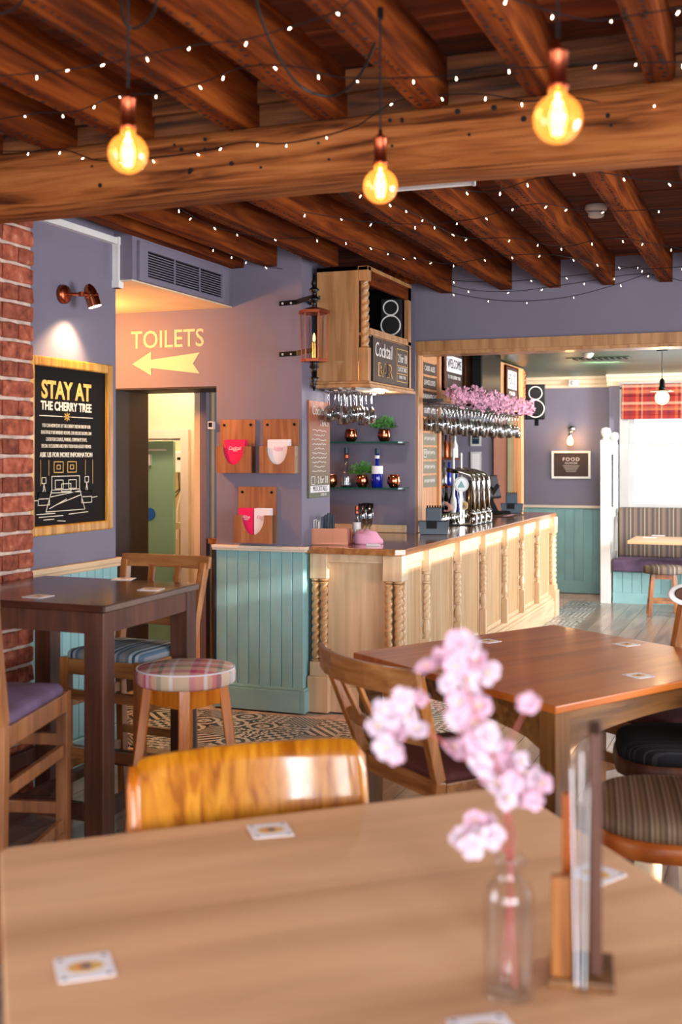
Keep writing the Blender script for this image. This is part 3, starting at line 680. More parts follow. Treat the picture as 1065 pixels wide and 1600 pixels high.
# alcove shelves and what stands on them
SH = {}
for zt, nm in ((1.765, 'upper'), (1.42, 'lower')):
    o = B().box(-3.84, -2.665, 8.12, 8.395, zt - .012, zt).obj('glass_shelf', 'shelfglass'); tag(o, nm + ' green edged glass shelf in the bar alcove', 'shelf'); SH[nm] = zt
    B().box(-2.72, -2.665, 8.30, 8.395, zt - .024, zt - .012).obj('bracket', 'chrome', o)
def cup_mesh(r=.05, h=.095):
    return B().lathe([(r * .62, 0), (r * .66, .004), (r * .95, h * .3), (r * 1.02, h * .5), (r * .9, h * .85), (r * .82, h), (r * .78, h), (r * .86, h * .82), (r * .6, .01)], 20, caps=True).mesh('cup_body')
CM = cup_mesh()
for p_ in CM.polygons: p_.use_smooth = True
def copper_cup(label, px, py, z, plant=False, s=1.0, name=None):
    p = on(px, py, y=8.22); 
    if plant:
        t = thing('potted_plant', label, 'plant', (p.x, 8.22, z)); link('copper_pot', CM, 'copper', t)
        b = B(); rnd = random.Random(int(px))
        for _ in range(260):
            a = rnd.random() * 2 * PI; el = rnd.random() ** .7 * 1.5; rr = .035 + .065 * rnd.random()
            c = Vector((math.cos(a) * math.sin(el) * rr * 1.15, math.sin(a) * math.sin(el) * rr, .10 + math.cos(el) * rr * .95))
            d = (c - Vector((0, 0, .07))).normalized(); u = d.orthogonal().normalized() * .007; b.add([c - u, c + d * .016, c + u, c - d * .008], [(0, 1, 2, 3)])
        f = b.obj('foliage', 'leaf', t); f['kind'] = 'stuff'
        b = B()
        for k in range(14):
            a = k * 2.4; b.tube([(0, 0, .06), (math.cos(a) * .02, math.sin(a) * .02, .10), (math.cos(a) * .045, math.sin(a) * .045, .13)], .0012, 4)
        b.obj('stem', 'leaf', t)
    else:
        t = thing('copper_cup', label, 'cup', (p.x, 8.22, z)); link('cup_body', CM, 'copper', t)
        B().lathe([(.0395, .093), (.042, .095), (.042, .0965), (.0395, .0975)], 20, caps=False).obj('rim', 'copper', t)
    t.scale = (s, s, s); return t
copper_cup('copper cup beside hanging glasses on the upper shelf', 548, 690, 1.765)
copper_cup('green plant in copper pot on the upper shelf', 600, 690, 1.765, True)
copper_cup('copper cup half hidden behind the wall pier on the lower shelf', 517, 763, 1.42)
copper_cup('green plant in copper pot between bottles on the lower shelf', 566, 763, 1.42, True)
copper_cup('copper cup nearest the wooden post on the lower shelf', 615, 763, 1.42)
def bottle(label, loc, h, r, mat, band=None, bandz=(.3, .45), cap='black', waist=False):
    t = thing('bottle', label, 'bottle', loc)
    pr = [(r * .9, 0), (r, .006), (r, h * .28), (r * .92, h * .36), (r * .5, h * .52), (r * .34, h * .6), (r * .34, h * .88)]
    if waist: pr = [(r * .95, 0), (r * 1.0, h * .06), (r * .95, h * .12), (r, h * .2), (r * .8, h * .42), (r * .4, h * .6), (r * .34, h * .88)]
    B().lathe(pr, 18).obj('glass_body', mat, t, smooth=True)
    B().lathe([(r * .4, h * .86), (r * .4, h), (r * .36, h)], 14).obj('cap', cap, t)
    if band: B().lathe([(r * 1.02, h * bandz[0] * .5), (r * 1.02, h * bandz[1] * .55)], 18, caps=False).obj('paper_label', band, t)
    B().lathe([(r * .42, h * .74), (r * .42, h * .82)], 12, caps=False).obj('neck_label', 'copper_dull' if mat != 'bottleblue' else 'chalk', t)
    return t
p = on(541, 760, y=8.22); bottle('clear waisted glass bottle on the lower alcove shelf', (p.x, 8.22, 1.42), .30, .043, 'bottleclear', None, waist=True, cap='navy')
p = on(589, 760, y=8.22); bottle('tall cobalt blue bottle on the lower alcove shelf', (p.x, 8.22, 1.42), .295, .043, 'bottleblue', 'card', (.7, 1.0), cap='navy')
p = on(557, 828, y=8.05); bottle('slim clear bottle with red neck behind the copper caddy', (p.x, 8.05, 1.07), .215, .03, 'bottleclear', 'card', (.4, .8), cap='copper_dull')
for k, (px, py) in enumerate(((566, 832), (577, 830), (572, 826))):
    p = on(px, py, y=8.1 + k * .06)
    t = link('wine_glass', B().lathe([(.034, 0), (.034, .003), (.006, .01), (.005, .05), (.02, .07), (.036, .12), (.032, .23), (.030, .23), (.034, .12)], 14, caps=False).mesh('wine_glass'), 'wineglass', loc=(p.x, 8.1 + k * .06, 1.071), smooth=True)
    tag(t, 'empty clear wine glass standing on the worktop by the alcove', 'glass', 'wine glasses on the worktop')

# caddies and cloth on the worktop
cc = thing('condiment_caddy', 'copper box caddy of straws and cards at the worktop corner', 'caddy', (-2.80, 7.10, 1.07), rad(8))
w = .27; B().box(-w/2, w/2, -.07, .07, 0, .008).box(-w/2, w/2, -.07, -.066, 0, .11).box(-w/2, w/2, .066, .07, 0, .11).box(-w/2, -w/2 + .004, -.07, .07, 0, .11).box(w/2 - .004, w/2, -.07, -.02, 0, .11).box(w/2 - .004, w/2, .02, .07, 0, .11).box(.03, .034, -.07, .07, 0, .11).obj('copper_box', 'copper_box', cc)
B().box(.045, .12, -.05, .05, .008, .06).obj('napkin_stack', 'black', cc)
for k in range(14): B().tube([(-.05 + (k % 5) * .018, -.03 + (k // 5) * .03, .01), (-.05 + (k % 5) * .019, -.03 + (k // 5) * .032, .185 + (k * 7 % 5) * .006)], .0038, 6).obj('straw', 'navy', cc)
for k in range(5): B().box(-.125 + k * .011, -.120 + k * .011, -.05, .045, .01, .15 + (k * 3 % 4) * .008).obj('card', ('card', 'tan', 'card', 'grey', 'card')[k], cc, rot=(0, rad(2 * k - 4), 0))
b = B(); rnd = random.Random(4); n1_, n2_ = 12, 20; vs = []
for i in range(n1_ + 1):
    for k in range(n2_):
        t = 2 * PI * k / n2_; e = PI / 2 * i / n1_
        rr = math.cos(e) ** .6 * (1 + .10 * math.sin(3 * t + i * .5) + .05 * rnd.random()); vs.append((.10 * rr * math.cos(t), .075 * rr * math.sin(t), .085 * math.sin(e) * (1 + .12 * math.sin(2 * t + i))))
fs = [(i * n2_ + k, i * n2_ + (k + 1) % n2_, (i + 1) * n2_ + (k + 1) % n2_, (i + 1) * n2_ + k) for i in range(n1_) for k in range(n2_)] + [tuple(reversed(range(n2_)))]
pk = b.add(vs, fs).obj('folded_cloth', 'pinkcloth', loc=(-2.60, 7.26, 1.07), smooth=True); tag(pk, 'crumpled pink cloth lying beside the copper caddy', 'cloth')
o = B().box(-.045, .045, -.02, .02, 0, .012).obj('paper_slip', 'card', loc=(-2.50, 7.10, 1.07), rot=(0, 0, rad(12)), bevel=.003); tag(o, 'small white folded slip in front of the pink cloth', 'paper')
def navy_caddy(label, loc, rz):
    t = thing('bar_caddy', label, 'caddy', loc, rz)
    B().prism([(-.10, 0), (.10, 0), (.115, .10), (-.115, .10)], 'y', -.07, .07).obj('lower_tray', 'navy', t, bevel=.004)
    B().box(-.055, .025, -.074, -.068, .045, .10).obj('front_slot', 'black', t)
    B().box(-.06, .055, -.05, .06, .10, .20).obj('upper_holder', 'navy', t, bevel=.004)
    for k in range(6): B().tube([(-.05 + k * .019, .02, .12), (-.05 + k * .0195, .02, .215)], .006, 6).obj('straw', 'black', t)
    return t
navy_caddy('navy straw and napkin caddy beside the oak post', (-2.45, 8.33, 1.07), rad(14))
navy_caddy('navy straw and napkin caddy at the far end of the bar', (-2.62, 11.75, 1.07), rad(14))
# bar mats
for k, (px, py, ln, mt, lb) in enumerate(((735, 818, .75, 'black', 'long black rubber bar mat below the tall chrome taps'), (795, 806, .6, 'slate', 'dark bar mat with coloured edge near the till screen'))):
    p = on(px, py, z=1.071); o = B().box(-.11, .11, -ln/2, ln/2, 0, .006).obj('bar_mat', mt, loc=(p.x, p.y, 1.07), bevel=.002); tag(o, lb, 'mat')
    B().box(-.02, .02, -ln/3, ln/3, .006, .0075).obj('mat_print', 'garland' if k else 'goldink', o)
# beer taps
def tall_tap(label, px):
    p = on(px, 813, x=-2.47); t = thing('beer_tap', label, 'tap', (p.x, p.y, 1.07), group='tall chrome swan neck taps')
    B().lathe([(.034, 0), (.036, .01), (.028, .02), (.027, .09), (.034, .10), (.02, .11)], 16).obj('tap_base', 'chrome', t, smooth=True)
    B().tube([(0, 0, .08), (0, 0, .36), (-.004, 0, .40), (-.03, .0, .425), (-.10, -.03, .45), (-.22, -.05, .47)], .019, 10).obj('tap_pipe', 'chrome', t, smooth=True)
    B().tube([(-.04, 0, .35), (-.04, 0, .10)], .01, 8).obj('tap_spout', 'brass', t, smooth=True)
    B().box(.028, .034, -.016, .016, .02, .085).obj('tap_badge', 'white', t)
    return t
for px, nm in ((739, 'nearest'), (746, 'second'), (754, 'third'), (762, 'farthest')): tall_tap(nm + ' of the four tall chrome swan neck beer taps', px)
def pump(label, px, py, hgt, body, y0=None, x=-2.72):
    p = on(px, py, x=x); t = thing('beer_pump', label, 'pump', (p.x, p.y, 1.07))
    B().lathe([(.03, 0), (.032, .01), (.02, .02), (.02, .05), (.026, .06), (.012, .07)], 14).obj('pump_base', 'chrome', t, smooth=True)
    B().lathe([(.012, .06), (.022, .10), (.03, .16), (.026, .21), (.014, .25), (.010, hgt - .03), (.013, hgt - .015), (.006, hgt)], 14).obj('pump_handle', body, t, smooth=True)
    B().tube([(.0, 0, .08), (.05, 0, .085), (.06, 0, .04)], .009, 8).obj('spout', 'chrome', t, smooth=True); return t
for px, nm in ((689, 'first'), (697, 'second'), (706, 'third'), (715, 'fourth')): pump(nm + ' black bodied beer pump counted from the oak post', px, 815, .33, 'blackgloss')
for px, h_, nm, cl in ((708, .66, 'tall white beer pump handle between black pumps', 'white'), (720, .62, 'tall white beer pump handle nearest the round badge', 'white'), (713, .46, 'cobalt blue beer pump handle below the white ones', 'bottleblue')): pump(nm, px, 818, h_, cl, x=-2.66)
for px, py, r_, m1, m2, lb in ((720, 757, .065, 'white', 'teal', 'round white and teal tap badge left of the chrome taps'), (724, 790, .04, 'creamink', 'goldink', 'oval cream pump clip low in front of the black pumps')):
    p = on(px, py, x=-2.55); t = thing('pump_clip', lb, 'badge', p, rad(20))
    B().disc((0, 0, 0), r_, 'y', 28, .012).obj('clip_plate', m1, t); B().disc((0, -.008, 0), r_ * .78, 'y', 28, .006).obj('clip_face', 'blackgloss' if m2 == 'teal' else m2, t)
    B().prism([(-r_ * .5, -r_ * .4), (r_ * .5, -r_ * .4), (0, r_ * .5)], 'y', -.014, -.011).obj('clip_emblem', m2 if m2 == 'teal' else 'brownleg', t)
    B().box(-.008, .008, .006, .02, -(p.z - 1.07), 0).obj('clip_stem', 'chrome', t)
# glasses lined on the counter behind the first caddy
for k in range(9):
    p = on(688 + k * 4.6, 822 - k * .8, z=1.071)
    o = B().lathe([(.026, 0), (.027, .05), (.032, .10), (.03, .10), (.024, .006)], 12).obj('shot_glass', 'chrome' if k % 3 else 'wineglass', loc=p, smooth=True); tag(o, 'small shiny measure standing on the bar below the pumps', 'cup', 'measures on the bar')
# till screen
ts = thing('till_screen', 'black till screen on angled arm near the end of the bar', 'till', (on(775, 800, x=-2.72).x, on(775, 800, x=-2.72).y, 1.07), rad(20))
B().box(-.14, .14, -.10, .10, 0, .03).obj('till_base', 'black', ts, bevel=.01)
B().bar((0, 0, .02), (-.07, 0, .16), .05, .03).bar((-.07, 0, .16), (.02, 0, .30), .04, .03).obj('arm', 'black', ts)
B().box(-.02, .02, -.14, .14, .16, .40).obj('screen_back', 'black', ts, loc=(.0, 0, 0), rot=(0, rad(-12), rad(-35)), bevel=.008)
B().box(.021, .024, -.125, .125, .18, .385).obj('screen', 'screen', ts, rot=(0, rad(-12), rad(-35)))
B().box(-.30, -.16, -.15, .12, 0, .34).obj('till_cabinet', 'black', ts, bevel=.01)

# canopy over the second-room bar
cn = thing('bar_canopy', 'orange oak canopy over the bar beyond the lintel with corner post', 'canopy', (-2.7, 10.5, 2.1)); NO = (-2.7, 10.5, 2.1)
def npart(b, name, mat, **kw): return off(b, NO).obj(name, mat, cn, **kw)
npart(B().box(-2.66, -2.622, 8.51, 9.06, 1.072, 2.6), 'end_board', 'orange_oak')
npart(B().box(-2.66, -2.60, 8.505, 8.55, 1.072, 2.6).box(-2.66, -2.60, 9.0, 9.06, 1.072, 2.6), 'stile', 'orange_oak', bevel=.004)
npart(B().box(-2.70, -2.63, 9.06, 12.38, 2.13, 2.6), 'fascia', 'orange_oak')
npart(B().box(-3.15, -2.63, 9.06, 12.38, 2.10, 2.13), 'soffit', 'canopy')
npart(B().box(-2.66, -2.615, 9.06, 12.38, 2.11, 2.17).box(-2.66, -2.615, 9.88, 9.95, 2.17, 2.6).box(-2.66, -2.615, 11.0, 11.07, 2.17, 2.6), 'fascia_frame', 'orange_oak', bevel=.003)
npart(B().box(-2.72, -2.63, 12.27, 12.38, 1.072, 2.10), 'corner_post', 'orange_oak', bevel=.004)
b = B(); twist(b, (-2.63, 12.39), 2.12, 2.58, .022, .05); npart(b, 'twisted_column', 'copper_dull', smooth=True)
# small chalk plaques down the end board
names = ['CASK ALES', 'LANDLORD', 'WAINWRIGHT', 'GUEST ALES', '', '', '', '', '']
for k in range(9):
    z1 = 2.395 - k * .111
    mt = 'slate' if k < 4 else ('slate_lit' if k == 4 else 'slate_green')
    t = thing('price_plaque', ('dark chalk plaque %s on the oak end board' % ['headed cask ales, topmost', 'second from top', 'third from top', 'fourth from top, boxed lettering', 'fifth from top, warm toned', 'sixth from top', 'seventh from top with pale square', 'eighth from top', 'lowest of the column'][k]), 'plaque', (-2.618, 8.77, z1 - .05), group='price plaques beside the bar')
    B().box(-.003, .004, -.20, .20, -.046, .046).obj('plaque_board', mt, t, bevel=.002)
    B().box(-.003, .006, -.19, -.17, .046, .053).box(-.003, .006, .17, .19, .046, .053).obj('hook', 'brass', t)
    if names[k]: text('lettering', names[k], .058, 'chalk', t, (.0045, 0, 0), FX, sx=1.0)
    else: strokes('lettering', [[(-.15 + i * .03, -.01 + (i * 7 % 3) * .008), (-.14 + i * .03, .02), (-.13 + i * .03, -.008)] for i in range(10)], .005, 'chalk', t, 'x', (.0045, 0, 0))
    if k == 6: strokes('chalk_square', [rect(-.16, -.03, -.09, .03)], .006, 'chalk', t, 'x', (.0045, 0, 0))
def sign_board(label, y0, y1, z0, z1, words, x=-2.61):
    t = thing('chalk_sign', label, 'sign', (x, (y0 + y1) / 2, (z0 + z1) / 2)); w = (y1 - y0) / 2; h = (z1 - z0) / 2
    B().box(-.004, .004, -w, w, -h, h).obj('sign_face', 'slate', t)
    B().box(-.004, .012, -w, w, h - .015, h).box(-.004, .012, -w, w, -h, -h + .015).box(-.004, .012, -w, -w + .015, -h, h).box(-.004, .012, w - .015, w, -h, h).obj('sign_frame', 'joist', t)
    for s, sz, dz, inv in words:
        if inv:
            B().box(.004, .006, -w * .72, w * .72, dz - sz * .62, dz + sz * .62).obj('banner', 'card', t); text('lettering', s, sz, 'black', t, (.007, 0, dz), FX, sx=.8)
        else: text('lettering', s, sz, 'chalk', t, (.005, 0, dz), FX)
    return t
sign_board('chalk sign with white banner reading Welcome above the glass rack', 9.14, 9.80, 2.20, 2.60, [('WELCOME', .11, .03, True), ('TO THE CHERRY TREE', .04, -.08, False), ('A WARM', .05, .13, False)])
sign_board('chalk sign with white banner reading Food beyond the television', 11.42, 11.98, 2.20, 2.58, [('FOOD', .15, .05, True), ('MON-SUN', .06, -.09, False)])
tv = thing('television', 'black flat television mounted between the two chalk signs', 'television', (-2.52, 10.28, 2.32), rad(4))
B().box(-.04, .04, -.53, .53, -.24, .30).obj('casing', 'black', tv, bevel=.006); B().box(.041, .043, -.50, .50, -.21, .27).obj('screen', 'screen', tv)
B().box(-.10, -.04, -.1, .1, -.1, .1).obj('wall_mount', 'black', tv)
# hanging rack and its glasses
rk2 = thing('glass_rack', 'long metal glass rack hanging under the bar canopy', 'rack', (-2.62, 10.0, 2.06))
for xo in (-.16, -.08, 0.0, .08, .16): B().box(-.012, .012, -1.5, 1.45, 0, .012).obj('rack_rail', 'iron', rk2, loc=(xo, 0, 0))
for yy in (-1.45, -.5, .5, 1.4): B().box(-.18, .18, -.01, .01, .012, .04).obj('cross_bar', 'iron', rk2, loc=(0, yy, 0))
for i in range(4):
    for j in range(24):
        o = link('wine_glass', GM[(i * 3 + j) % 3], 'wineglass', loc=(-2.62 - .12 + i * .08, 8.62 + j * .122 + (i % 2) * .05, 2.055))
        tag(o, 'clear stem glass, %s of long rack, %s' % (('rearmost row', 'second row from the back', 'third row from the back', 'front row')[i], ('at the oak post end', 'left of the middle', 'right of the middle', 'at the far end')[j // 6]), 'glass', 'glasses hanging over the bar, row ' + 'abcd'[i] + ' section ' + 'abcd'[j // 6])
# garland of pink blossom
gl = thing('blossom_garland', 'garland of pink artificial blossom along the bar canopy edge', 'garland', (-2.42, 10.6, 2.14))
pts = [(.02 * math.sin(i), -1.88 + i * .097, .0 + .03 * math.sin(i * .9)) for i in range(30)]
B().tube(pts, .006, 5).obj('vine', 'stem', gl)
b = B(); rnd = random.Random(9)
for i in range(620):
    c = Vector((rnd.uniform(-.05, .09), -1.90 + 2.85 * rnd.random(), rnd.gauss(0, .032))); 
    for k in range(5):
        a = 2 * PI * k / 5 + rnd.random(); n_ = Vector((rnd.uniform(.2, 1), rnd.uniform(-1, .2), rnd.uniform(-.5, .5))).normalized(); u = n_.orthogonal().normalized(); v_ = n_.cross(u)
        d = u * math.cos(a) + v_ * math.sin(a); s = n_.cross(d); b.add([c, c + d * .014 + s * .010, c + d * .028, c + d * .014 - s * .010], [(0, 1, 2, 3)])
f = b.obj('blossoms', 'garland', gl); f['kind'] = 'stuff'
# back bar shelving, bottles, notices
bb = thing('back_bar', 'dark back bar shelving seen behind the beer pumps', 'shelving', (-3.62, 11.4, 0))
B().box(-.2, .12, -2.6, 1.9, 0, .95).obj('base_unit', 'joist', bb); B().box(-.22, .14, -2.62, 1.92, .95, .99).obj('back_counter', 'worktop', bb)
B().box(-.2, -.17, -2.6, 1.9, .99, 2.3).obj('back_panel', 'lilac_dark', bb)
for z_ in (1.30, 1.62): B().box(-.17, .05, -2.6, 1.9, z_, z_ + .02).obj('shelf_board', 'joist', bb)
for k in range(30):
    rnd = random.Random(k); z_ = (.99, 1.32, 1.64)[k % 3]
    o = B().lathe([(.035, 0), (.037, .01), (.036, .14), (.014, .20), (.013, .27)], 12).obj('spirit_bottle', ['leaf', 'bottleclear', 'copper_dull', 'bottleblue', 'white', 'brownleg'][rnd.randrange(6)], loc=(-3.62 + .0, 11.3 + .065 * k, z_), smooth=True)
    tag(o, 'spirit bottle on the back bar behind the pumps', 'bottle', 'bottles on the back bar')
o = struct(B().box(-3.36, -3.18, 14.05, 14.1, 0, 2.5).obj('trim_13', 'copper_lit')); o = struct(B().box(-3.18, -3.05, 14.02, 14.1, 0, 2.5).obj('trim_14', 'tan'))  # first strip added to carry the copper light on the far wall
for (px, y0, y1, lb) in ((743, 706, 772, 'grey framed certificate hanging lower behind the taps'), (743, 655, 697, 'grey framed certificate partly hidden by hanging glasses')):
    a = on(px - 8, y1, y=14.08); c = on(px + 8, y0, y=14.08); t = thing('framed_notice', lb, 'picture', ((a.x + c.x) / 2, 14.085, (a.z + c.z) / 2)); w, h = (c.x - a.x) / 2, (c.z - a.z) / 2
    B().box(-w, w, -.01, .012, -h, h).obj('picture_frame', 'grey', t); B().box(-w + .02, w - .02, -.014, -.01, -h + .025, h - .025).obj('paper', 'navy' if y0 < 700 else 'card', t)
    strokes('lettering', [[(-w + .035, h - .06 - k * .03), (w - .035, h - .06 - k * .03)] for k in range(int((2 * h - .1) / .03))], .004, 'grey', t, 'y', (0, -.0155, 0))
# bartender's hand on a pump
def skin_mesh(name, pts, edges, radii, mat, parent, sub=2):
    me = bpy.data.meshes.new(name); me.from_pydata(pts, edges, []); o = bpy.data.objects.new(name, me); COL.objects.link(o); me.materials.append(M[mat])
    o.modifiers.new('skin', 'SKIN'); 
    for i, r in enumerate(radii): me.skin_vertices[0].data[i].radius = (r, r)
    me.skin_vertices[0].data[0].use_root = True
    s = o.modifiers.new('sub', 'SUBSURF'); s.levels = sub; s.render_levels = sub
    if parent is not None: o.parent = parent
    for p_ in me.polygons: p_.use_smooth = True
    return o
me = bpy.data.meshes.new('person')
hp = on(694, 793, x=-2.72)
P_ = [(-.42, .05, .0), (-.25, .02, .02), (-.13, .0, .03), (-.07, 0, .03), (-.02, 0, .03)]
R_ = [.045, .04, .028, .036, .034]; E_ = [(0, 1), (1, 2), (2, 3), (3, 4)]
for k, fy in enumerate((-.03, -.01, .01, .028)):
    i = len(P_); ln = (.8, .95, 1, .85)[k]
    P_ += [(.015, fy, .035), (.045 * ln + .01, fy, .015), (.045 * ln + .012, fy, -.02), (.02, fy, -.032)]; R_ += [.011, .010, .009, .008]; E_ += [(4, i), (i, i + 1), (i + 1, i + 2), (i + 2, i + 3)]
i = len(P_); P_ += [(-.03, -.035, .0), (.0, -.045, -.02), (.025, -.035, -.03)]; R_ += [.013, .011, .009]; E_ += [(3, i), (i, i + 1), (i + 1, i + 2)]
hand = skin_mesh('person', P_, E_, R_, 'skin', None); hand.location = hp
tag(hand, 'bartender arm and hand gripping a black beer pump, body out of sight', 'person')

# ================================================================== LEFT WALL AND SIGN WALL ITEMS
# grille
gr = thing('air_grille', 'lilac louvred air conditioning grille on the bulkhead beside the ceiling joists', 'air vent', (-3.40, 6.21, 2.75))
B().box(0, .02, -.56, -.47, -.105, .12).box(0, .02, .47, .56, -.105, .12).box(0, .02, -.47, .47, -.105, -.075).box(0, .02, -.47, .47, .075, .12).obj('grille_frame', 'lilac', gr, bevel=.003)
B().box(.001, .003, -.47, .47, -.075, .075).obj('void_shade', 'black', gr)  # black sheet stands for the shade behind the louvres
for k in range(10): B().box(.004, .016, -.47, .47, -.004, .001).obj('louvre', 'lilac', gr, loc=(0, 0, -.066 + k * .0147), rot=(0, rad(25), 0))
for yy in (-.155, .16): B().box(.012, .018, yy - .006, yy + .006, -.075, .075).obj('mullion', 'lilac', gr)
# framed poster
PO = (-3.515, 5.15, 1.705)
po = thing('framed_poster', 'gilt framed black poster headed Stay at the Cherry Tree', 'poster', PO)
Hh, Wd = .455, .385
fw = .05
for n_, bx in (('frame_side', (0, .035, -Wd, -Wd + fw, -Hh, Hh)), ('frame_side', (0, .035, Wd - fw, Wd, -Hh, Hh)), ('frame_side', (0, .034, -Wd + fw, Wd - fw, Hh - fw, Hh)), ('frame_side', (0, .034, -Wd + fw, Wd - fw, -Hh, -Hh + fw))):
    B().box(*bx).obj(n_, 'gold', po, bevel=.008)
B().box(0, .012, -Wd + fw, Wd - fw, -Hh + fw, Hh - fw).obj('print', 'poster', po)
X1 = .0135
text('lettering', 'STAY AT', .125, 'goldink', po, (X1, -.03, .285), FX, sx=.92, offset=.004)
text('lettering', 'THE CHERRY TREE', .062, 'creamink', po, (X1, -.03, .205), FX, sx=.88, offset=.0018)
strokes('rule', [[(-.27, .155), (-.07, .155)], [(.01, .155), (.21, .155)]], .004, 'creamink', po, 'x', (X1, 0, 0))
strokes('flower_mark', [[(-.03 + .03 * math.cos(a), .155 + .022 * math.sin(a)), (-.03 - .03 * math.cos(a), .155 - .022 * math.sin(a))] for a in (0, PI/4, PI/2, 3*PI/4)], .006, 'goldink', po, 'x', (X1, 0, 0))
for k, s in enumerate(('YOU CAN NOW STAY AT THE CHERRY TREE IN ONE OF OUR', 'BEAUTIFULLY REFURBISHED ROOMS. OUR DELUXE ROOMS CAN', 'CATER FOR COUPLES, FAMILIES, CORPORATE STAYS,', 'SPECIAL OCCASIONS AND EVEN YOUR FOUR LEGGED FRIENDS')):
    text('lettering', s, .026, 'creamink', po, (X1, -.03, .105 - k * .035), FX, sx=.60)
text('lettering', 'ASK US FOR MORE INFORMATION', .034, 'creamink', po, (X1, -.03, -.045), FX, sx=.9, offset=.0008)
A_ = strokes('drawing', [rect(-.13, -.125, -.05, -.07), rect(-.01, -.125, .07, -.07), rect(-.105, -.108, -.075, -.087), rect(.015, -.108, .045, -.087)], .004, 'goldink', po, 'x', (X1, -.015, -.01))
strokes('drawing', [rect(-.15, -.225, .10, -.155), [(-.15, -.225), (-.20, -.335), (.15, -.335), (.10, -.225)], [(-.15, -.24), (.12, -.24)], rect(-.12, -.22, -.05, -.175), rect(.0, -.22, .07, -.175), rect(-.065, -.235, .02, -.195), [(-.16, -.26), (.10, -.235)], [(-.10, -.30), (.12, -.255)], [(-.17, -.32), (-.02, -.275)],
  rect(-.265, -.30, -.17, -.235), rect(-.265, -.268, -.17, -.235), rect(.12, -.30, .215, -.235), rect(.12, -.268, .215, -.235), rect(-.235, -.19, -.2, -.16), [(-.217, -.19), (-.225, -.235), (-.205, -.235), (-.217, -.19)], rect(.15, -.19, .185, -.16), [(.167, -.19), (.16, -.235), (.175, -.235), (.167, -.19)],
  [(-.32, -.275), (-.265, -.275)], [(.215, -.275), (.27, -.27)], [(-.28, -.345), (-.12, -.345)], [(-.26, -.36), (-.05, -.36)], [(.0, -.355), (.18, -.35)], [(-.22, -.375), (-.13, -.375)], [(-.10, -.385), (-.03, -.39)]], .0035, 'creamink', po, 'x', (X1, -.015, 0))
strokes('drawing', [[(-.26, -.07), (-.26, -.20)], [(-.19, -.07), (-.19, -.15)], [(.14, -.07), (.14, -.15)], [(.21, -.07), (.21, -.20)]], .0018, 'goldink', po, 'x', (X1, 0, 0))
# copper wall spot
wsX = thing('wall_spotlight', 'copper wall spotlight shining down above the gilt framed poster', 'light', (-3.52, 5.10, 2.50))
B().lathe([(.05, 0), (.05, .02), (.042, .032), (.0, .032)], 22).obj('backplate', 'copper_dull', wsX, rot=(0, PI/2, 0), smooth=True)
B().tube([(.03, 0, 0), (.10, .03, 0), (.13, .07, .0)], .008, 8).lathe([(.014, -.012), (.014, .012)], 12, (.10, .03, 0)).obj('arm', 'copper_dull', wsX)
hd = B().lathe([(.0, .072), (.014, .070), (.026, .055), (.034, .03), (.036, .0), (.036, -.052), (.0335, -.052), (.033, -.03)], 24, caps=False).lathe([(.0362, .0), (.039, .003), (.039, .009), (.0362, .012)], 24, caps=False).obj('lamp_head', 'copper', wsX, loc=(.125, .09, -.01), rot=(rad(8), rad(-16), 0))
B().lathe([(.033, -.047), (.033, -.051)], 18).obj('lamp_face', 'spotface', wsX, loc=(.125, .09, -.01), rot=(rad(8), rad(-16), 0))
sd = bpy.data.lights.new('spot_beam', 'SPOT'); sd.energy = 24; sd.color = (1, .68, .36); sd.spot_size = rad(104); sd.spot_blend = .75; sd.shadow_soft_size = .025
so = bpy.data.objects.new('spot_beam', sd); COL.objects.link(so); so.location = (-3.40, 5.17, 2.425); so.rotation_euler = Vector((-.10, -.10, -.6)).to_track_quat('-Z', 'Y').to_euler()
# TOILETS sign
st = thing('painted_sign', 'painted cream sign reading Toilets with an arrow pointing left', 'sign', (-3.89, 6.848, 2.36))
text('lettering', 'TOILETS', .168, 'signcream', st, (.003, 0, .082), FY, sx=.90, offset=.001, th=.001)
B().prism([(-.265, -.075), (-.12, .005), (-.12, -.05), (.25, -.012), (.20, -.085), (.25, -.152), (-.12, -.105), (-.12, -.155)], 'y', -.002, 0).obj('arrow', 'signcream', st)
